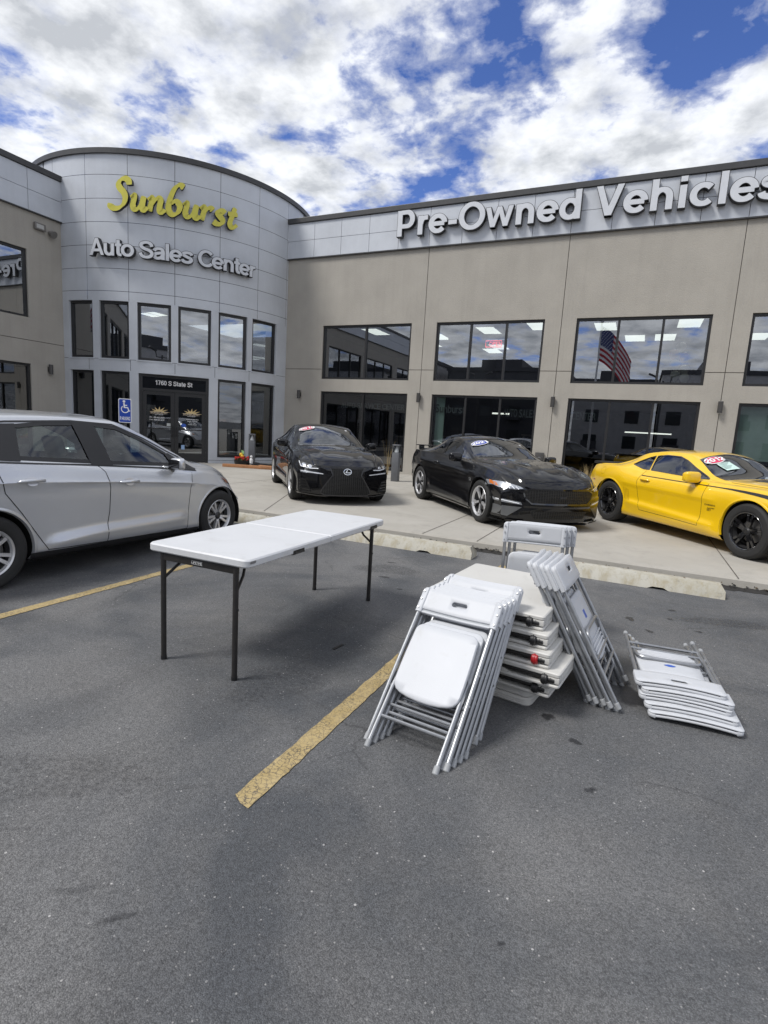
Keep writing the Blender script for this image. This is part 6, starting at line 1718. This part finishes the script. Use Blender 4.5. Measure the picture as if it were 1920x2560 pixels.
m = MB(); m.add([P(1.27+.075*math.cos(2*PI*k/20), 1.25+.055*math.sin(2*PI*k/20), .075) for k in range(20)], [tuple(range(20))]); bpart(m, 'blue_decal', M_blue, smooth=0)
m = MB(); barP(m, P, 1.20, 1.30, .50, .64, .070, .078); o = bpart(m, 'access_decal', pm('pale_blue_decal', (.30, .45, .68), .5), smooth=0)
m = MB(); barP(m, P, .20, .30, .9, 2.05, .30, .32); bpart(m, 'event_banner', pm('banner_blue', (.015, .02, .045), .6), smooth=0)
t_ = glass_text(lambda u, z, d: P(.225-0+(z-2.0)*1.0 if False else .285-z*0-(z-2)*1.0, 0+1.45+u, d), 'SALE EVENT', 0, 2.0, .075, .85, M_greyvinyl, .295)
bpart(t_, 'banner_lettering', M_greyvinyl, smooth=0)
# dim lettering behind the shopfront glass
def shop_text(text, xc, z, cap, width, d=.16): bpart(glass_text(PR, text, xc, z, cap, width, M_greyvinyl, d), 'shopfront_lettering', M_greyvinyl, smooth=0)
shop_text('AUTO SERVICE CENTER', -8.1, 2.14, .17, 2.35); shop_text('Sunburst', -5.42, 2.12, .24, .95); shop_text('AUTO SALES', -3.28, 2.08, .22, .96); shop_text('CENTER', -1.50, 2.08, .20, .66)
# neon OPEN sign and balloons upstairs
e = empty('neon_sign', (-4.25, YW+.5, 4.22)); tag(e, 'small red neon OPEN sign hanging inside the upper middle window', 'neon sign')
nr = emit('neon_red', (1, .10, .12), 1.4); nw = emit('neon_white', (.75, .75, .8), .5)
def rect_tube(x0, x1, z0, z1, r): return [(x0, 0, z0), (x1, 0, z0), (x1, 0, z1), (x0, 0, z1), (x0, 0, z0)]
m = MB(); m.tube(rect_tube(-.30, .18, -.09, .09, .012), .012, 6); m.build('border', nr, e); m = MB(); m.tube(rect_tube(-.26, .36, -.12, .12, .008), .007, 6); m.build('border', nw, e)
glyph_line(e, 'OPEN', Matrix.Translation((.0, -.004, -.055)) @ Matrix.Rotation(R(90), 4, 'X'), .11, nr, 0, True, .01, .40)
for i, (x, z, col) in enumerate([(.55, 3.95, 'r'), (.72, 4.15, 'w'), (.62, 3.68, 'w'), (.86, 3.55, 'w'), (.80, 3.88, 'r'), (.66, 3.40, 'w'), (.88, 3.32, 'w')]):
    bm_ = MB(); r_ = .125; bm_.lathe([(0, -.16), (.02, -.155), (.05, -.12), (.11, -.04), (.125, .03), (.11, .09), (.06, .13), (0, .14)], 16, 0, Matrix.Translation((x, YW+.9+.1*(i % 2), z)) @ Matrix.Rotation(R(90), 4, 'X'))
    bo = bm_.build('balloon', pm('red_balloon', (.40, .03, .05), .25) if col == 'r' and 'red_balloon' not in MATS else MATS['red_balloon'] if col == 'r' else MATS.get('pale_balloon') or pm('pale_balloon', (.70, .66, .55), .25))
    kn = MB(); kn.tube([(x, YW+.9+.1*(i % 2), z-.16), (x+.01, YW+.9, z-.5)], .003, 5); kn.build('string', M_white, bo)
    tag(bo, ['deep red balloon, topmost left of the bunch inside the upper window', 'pale balloon at the top of the bunch inside the upper window', 'pale balloon at the left middle of the bunch behind glass', 'pale balloon at the right side of the bunch behind glass', 'red balloon at the right of the bunch inside the window', 'pale balloon low at the left of the bunch behind glass', 'lowest pale balloon of the bunch behind the window'][i], 'balloon', 'balloons behind the upper window')

# ------------------------------------------------------------ bollards, sign post, planter and boards
def bollard(x, y, rz, label):
    e = empty('bollard_light', (x, y, .108), rz); tag(e, label, 'bollard', 'square bollard lights by the building')
    g = MATS.get('bollard_grey') or pm('bollard_grey', (.115, .12, .13), .5)
    b = MB(); b.rbox(-.095, .095, -.095, .095, 0, .78, .006); b.build('post', g, e)
    c = MB(); c.tube([(0, 0, .79), (0, 0, .95)], [.06, .018], 16); c.build('lamp_cone', pm('lamp_cone', (.85, .85, .82), .3), e)
    q = MB()
    for sx in (-1, 1):
        for sy in (-1, 1): q.box(sx*.085-.008, sx*.085+.008, sy*.085-.008, sy*.085+.008, .781, .959)
    q.build('corner_rod', g, e)
    gl = MB()
    for sx in (-1, 1): gl.quad((sx*.09, -.075, .782), (sx*.09, .075, .782), (sx*.09, .075, .958), (sx*.09, -.075, .958)); gl.quad((-.075, sx*.09, .782), (.075, sx*.09, .782), (.075, sx*.09, .958), (-.075, sx*.09, .958))
    gl.build('lamp_glass', M_lens, e, smooth=0)
    t = MB(); t.rbox(-.097, .097, -.097, .097, .96, 1.0, .006); t.build('cap', g, e)
bollard(-5.95, 13.55, .1, 'grey square bollard light standing between the two black cars')
bollard(-11.25, 14.05, .5, 'grey square bollard light by the flower basket at the round tower')
def person_shape(m, M, k=1.0):
    """wheelchair pictogram drawn as bars in the local XY plane"""
    def bar(a, b, w, z=0.0):
        a, b = Vector(a), Vector(b); d = (b-a).normalized(); n = Vector((-d.y, d.x))*w/2
        m.add([(*(a-n)*k, z), (*(b-n)*k, z), (*(b+n)*k, z), (*(a+n)*k, z)], [(0, 1, 2, 3)], 0, M)
    m.add([((-.02+.032*math.cos(2*PI*i/14))*k, (.155+.032*math.sin(2*PI*i/14))*k, 0) for i in range(14)], [tuple(range(14))], 0, M)
    bar((-.022, .115), (-.012, -.002), .034, .0004); bar((-.02, .06), (.055, .06), .022, .0008); bar((-.020, .004), (.072, .004), .028, .0012); bar((.066, .010), (.098, -.088), .026, .0016); bar((.095, -.082), (.125, -.070), .022, .002)
    pts = [(.005+.088*math.cos(a), -.035+.088*math.sin(a)) for a in [R(130+i*12) for i in range(20)]]
    for i in range(len(pts)-1): bar(pts[i], pts[i+1], .022, .0024+.0001*i)
def sign_post():
    x, y = -11.87, 9.8
    e = empty('parking_sign', (x, y, .108), .60); tag(e, 'blue and white wheelchair parking sign on a post behind the silver hatchback', 'parking sign')
    blue = pm('sign_blue', (.012, .055, .36), .35)
    p = MB(); p.rbox(-.025, .025, .012, .05, 0.0, 1.62, .004); p.build('post', M_fixture, e)
    Mx = Matrix.Translation((0, 0, 1.47)) @ Matrix.Rotation(R(90), 4, 'X')
    b = MB(); b.plate(rrect(-.155, .155, -.30, .30, .035, 6), t=.004, rd=.001, M=Mx, z0=-.004); pl = b.build('sign_plate', M_white, e)
    b = MB(); b.plate(rrect(-.138, .138, -.283, .283, .028, 6), t=.001, rd=.0003, M=Mx, z0=.0005); b.build('sign_face', blue, pl)
    q = MB(); person_shape(q, Mx @ Matrix.Translation((0, .075, .0025)), 1.0); q.build('pictogram', M_white, pl, smooth=0)
    glyph_line(pl, 'PARKING', Mx @ Matrix.Translation((0, -.235, .0025)), .085, M_white, 0, True, .02, .245)
sign_post()
def flower_basket():
    x, y = -11.05, 13.35
    e = empty('flower_basket', (x, y, .108)); tag(e, 'black basket of red flowers and fruit coloured ornaments by the tower bollard', 'flower basket')
    b = MB(); b.lathe([(0, 0), (.20, 0), (.24, .1), (.25, .2), (.24, .2), (.2, .1), (0, .06)], 20, 0, Matrix.Rotation(R(90), 4, 'X')); b.build('basket', M_black, e)
    f = MB(); rnd = random.Random(3)
    for k in range(70):
        a = rnd.uniform(0, 6.28); r_ = rnd.uniform(0, .23); f.sphere((r_*math.cos(a), r_*math.sin(a), .2+rnd.uniform(0, .10)), rnd.uniform(.018, .035), 6)
    f.build('flowers', pm('red_petals', (.45, .02, .015), .6, var=.4, vs=40), e)
    f = MB()
    for k in range(60):
        a = rnd.uniform(0, 6.28); r_ = rnd.uniform(.05, .24); p0 = Vector((r_*math.cos(a), r_*math.sin(a), .2)); d = Vector((rnd.uniform(-.05, .05), rnd.uniform(-.05, .05), rnd.uniform(.06, .17)))
        s_ = Vector((rnd.uniform(-.02, .02), rnd.uniform(-.02, .02), 0)); f.add([p0-s_, p0+s_, p0+d], [(0, 1, 2)])
    f.build('leaves', pm('flower_leaves', (.05, .11, .025), .7, var=.4, vs=30), e)
    f = MB(); f.sphere((-.05, 0, .36), .06, 10); f.sphere((.03, -.04, .31), .055, 10); f.build('yellow_ornament', pm('yellow_ornament', (.65, .42, .03), .5), e)
    f = MB(); f.add([(-.04, .02, .36), (.06, .02, .40), (.03, .02, .48), (-.06, .02, .50)], [(0, 1, 2, 3)]); f.build('seed_packet', pm('green_packet', (.25, .45, .2), .5), e)
    g = empty('figurine', (x+.33, y+.02, .108)); tag(g, 'small white garden figurine standing right of the flower basket', 'figurine')
    f = MB(); f.lathe([(0, 0), (.06, 0), (.065, .02), (.05, .12), (.055, .2), (.045, .25), (.02, .28), (0, .285)], 14, 0, Matrix.Rotation(R(90), 4, 'X')); f.build('base', M_white, g)
    f = MB(); f.sphere((0, 0, .32), .042, 10); f.build('head', M_white, g)
flower_basket()
wood = pm('pine_board', (.36, .17, .075), .7, var=.2, vs=9)
for i, (x, y, L_, rz, z, lab) in enumerate([(-10.5, 13.0, 1.6, .35, .11, 'orange pine board lying on the pavement left of the black sedan, nearest the flowers'), (-9.2, 13.5, 2.4, .12, .11, 'long orange pine board on the pavement behind the black sedan')]):
    b = MB(); b.rbox(-L_/2, L_/2, -.07, .07, 0, .09, .004); o = b.build('wooden_board', wood); o.location = (x, y, z); o.rotation_euler = (0, 0, rz); tag(o, lab, 'board', 'loose boards on the pavement')
b = MB(); n = 16; vs = []; fs = []
for i in range(n+1):
    for j in range(7):
        u, v = -1.3+2.6*i/n, -.22+.44*j/6; vs.append((u, v, .02+.035*math.sin(i*1.1+j*.9)+.03*math.sin(j*2.3+i*.4)+.05))
for i in range(n):
    for j in range(6): fs.append((i*7+j, (i+1)*7+j, (i+1)*7+j+1, i*7+j+1))
b.add(vs, fs); o = b.build('plastic_sheet', pm('black_sheeting', (.012, .012, .013), .3), smooth=50); o.location = (-9.85, 13.75, .12); o.rotation_euler = (0, 0, .3); tag(o, 'crumpled black plastic sheeting on the pavement beside the pine boards', 'plastic sheet')
# dry ornamental grass against the facade
M_straw = pm('dry_grass', (.36, .27, .13), .8, var=.35, vs=20)
def grass_tuft(x, y, h, n, label):
    rnd = random.Random(int(x*100)); m = MB()
    for k in range(n):
        a = rnd.uniform(0, 6.28); r_ = rnd.uniform(0, .10); l = rnd.uniform(.05, .30)*h; hh = h*rnd.uniform(.55, 1); b0 = Vector((r_*math.cos(a), r_*math.sin(a), 0)); d = Vector((math.cos(a), math.sin(a), 0)); s_ = Vector((-d.y, d.x, 0))*.008
        mid_ = b0+d*l*.35+Vector((0, 0, hh*.6)); tip = b0+d*l+Vector((0, 0, hh)); m.add([b0-s_, b0+s_, mid_+s_*.8, mid_-s_*.8, tip], [(0, 1, 2, 3), (3, 2, 4)])
    o = m.build('grass_plant', M_straw, smooth=0); o.location = (x, y, .108); tag(o, label, 'plant', 'dry grass plants along the facade')
grass_tuft(-1.15, 15.2, .85, 60, 'dry straw coloured grass plant between the black and the yellow coupe'); grass_tuft(-.55, 15.3, .8, 55, 'dry straw coloured grass plant just behind the tail of the yellow coupe'); grass_tuft(-7.0, 15.3, 1.25, 8, 'dry straw coloured grass plant behind the black sedan by the window')
m = MB(); m.rbox(-.12, .12, -.05, .05, .35, .75, .01); o = m.build('utility_box', M_fixture); o.location = (-2.55, 15.98, .35); tag(o, 'small grey utility box on the pier behind the black coupe', 'utility box')
cv = MB(); cv.tube([(-.08, -.02, .58), (.0, -.06, .62), (.08, -.02, .58)], .012, 8); cv.build('conduit', M_steel, o)
# a scrap of dark tape on the asphalt, between the table and the chairs
m = MB(); m.plate(rrect(-.055, .055, -.011, .011, .004, 3), t=.002, rd=.0005); o = m.build('tape_scrap', M_black); o.location = (-1.708, 3.098, .004); o.rotation_euler = (0, 0, 1.43); tag(o, 'short strip of black tape lying on the asphalt right of the open table', 'scrap')

# ------------------------------------------------------------ across the street, seen in the glass
M_render = pm('pale_render', (.42, .41, .40), .85, var=.12, vs=1.5); M_darkclad = pm('dark_cladding', (.05, .05, .055), .7, var=.15, vs=1); M_winfar = pm('far_window', (.02, .025, .03), .1)
def far_block(x, y, w, d, h, label, wall, top, stripe=0):
    e = empty('apartment_building', (x, y, 0)); tag(e, label, 'building', 'buildings across the street')
    b = MB(); b.box(-w/2, w/2, -d, 0, 0, h); b.build('wall', wall, e, smooth=0)
    b = MB(); b.box(-w/2-.15, w/2+.15, -d, .15, h, h+.5); b.box(-w*.2, w*.15, -d, -.3, h+.5, h+1.5); b.build('roof', top, e, smooth=0)
    nx = max(2, int(w/3.2)); nz = max(1, int(h/3.1))
    for i in range(nx):
        for j in range(nz):
            xx = -w/2+(i+.5)*w/nx; zz = .9+j*3.0
            q = MB(); q.rbox(xx-.75, xx+.75, .0, .06, zz, zz+1.5, .02); q.build('window', M_winfar, e, smooth=0)
            if (i+j) % 3 == 0: q = MB(); q.box(xx-.9, xx+.9, .061, .9, zz-.25, zz-.12); q.box(xx-.9, xx+.9, .85, .9, zz-.12, zz+.75); q.build('balcony', M_darkclad, e, smooth=0)
far_block(-36, -36, 20, 12, 10.6, 'pale three storey block across the street, far left of the flagpole', M_render, M_darkclad)
far_block(-17, -39, 15, 12, 9.8, 'dark block with stepped roof across the street behind the left lot lamp', M_darkclad, M_darkclad)
far_block(-3.5, -40, 9, 12, 8.6, 'low grey block across the street behind the flagpole', M_render, M_darkclad)
far_block(8, -39, 13, 12, 9.6, 'grey block with a dark roof edge across the street, right of the flagpole', M_render, M_darkclad)
far_block(28, -40, 22, 12, 8.5, 'long low dark block across the street at the far right', M_darkclad, M_darkclad)
def flagpole(x, y):
    e = empty('flagpole', (x, y, 0)); tag(e, 'tall white flagpole with an American flag across the lot', 'flagpole')
    p = MB(); p.tube([(0, 0, 0), (0, 0, 9.6)], [.09, .05], 12); p.sphere((0, 0, 9.68), .12, 10); p.build('pole', pm('pole_white', (.6, .6, .6), .4), e)
    W_, H_ = 3.0, 2.3
    def fp(u, v): return (u*W_*.72, .22*math.sin(u*8+v*1.4)*u, 9.4-v*H_-1.5*u*u-.9*u)
    m = MB(); n = 24
    for s_ in range(13):
        v0, v1 = s_/13, (s_+1)/13; u0 = .4 if s_ < 7 else 0
        for i in range(n):
            a, b = u0+(1-u0)*i/n, u0+(1-u0)*(i+1)/n; m.quad(fp(a, v0), fp(b, v0), fp(b, v1), fp(a, v1), 0 if s_ % 2 == 0 else 1)
    for i in range(10): m.quad(fp(.4*i/10, 0), fp(.4*(i+1)/10, 0), fp(.4*(i+1)/10, 7/13), fp(.4*i/10, 7/13), 2)
    fl = m.build('flag', [pm('flag_red', (.42, .02, .03), .7), pm('flag_white', (.7, .7, .7), .7), pm('flag_blue', (.02, .03, .14), .7)], e, smooth=60)
    st = MB()
    for r_ in range(9):
        for c_ in range(6 if r_ % 2 == 0 else 5):
            u = .4*((c_+.5)/6+(0 if r_ % 2 == 0 else .5/6)); v = (7/13)*(r_+.5)/9; c0 = Vector(fp(u, v))
            st.add([c0+Vector((.035*math.cos(R(a)), .012, .035*math.sin(R(a)))) for a in range(90, 450, 72)], [(0, 1, 2, 3, 4)])
    st.build('stars', MATS['flag_white'], fl, smooth=0)
flagpole(-3.3, -9.0)
def lot_light(x, y, label):
    e = empty('street_lamp', (x, y, 0)); tag(e, label, 'street lamp', 'lot lights across the street')
    p = MB(); p.tube([(0, 0, 0), (0, 0, 6.9)], [.1, .07], 10); p.build('pole', M_coping, e)
    for s_ in (-1, 1):
        a = MB(); a.tube([(0, 0, 6.7), (s_*.5, 0, 6.7), (s_*.6, 0, 7.2)], .05, 8); h_ = a.build('arm', M_coping, e)
        a = MB(); a.rbox(-.35, .35, -.2, .2, -.07, .07, .03, 0, Matrix.Translation((s_*.85, 0, 7.35)) @ Matrix.Rotation(-s_*R(25), 4, 'Y')); a.build('lamp_head', M_coping, h_)
lot_light(-14.7, -20, 'dark twin headed lot lamp across the street'); lot_light(1.2, -20, 'dark twin headed lot lamp near the flagpole')
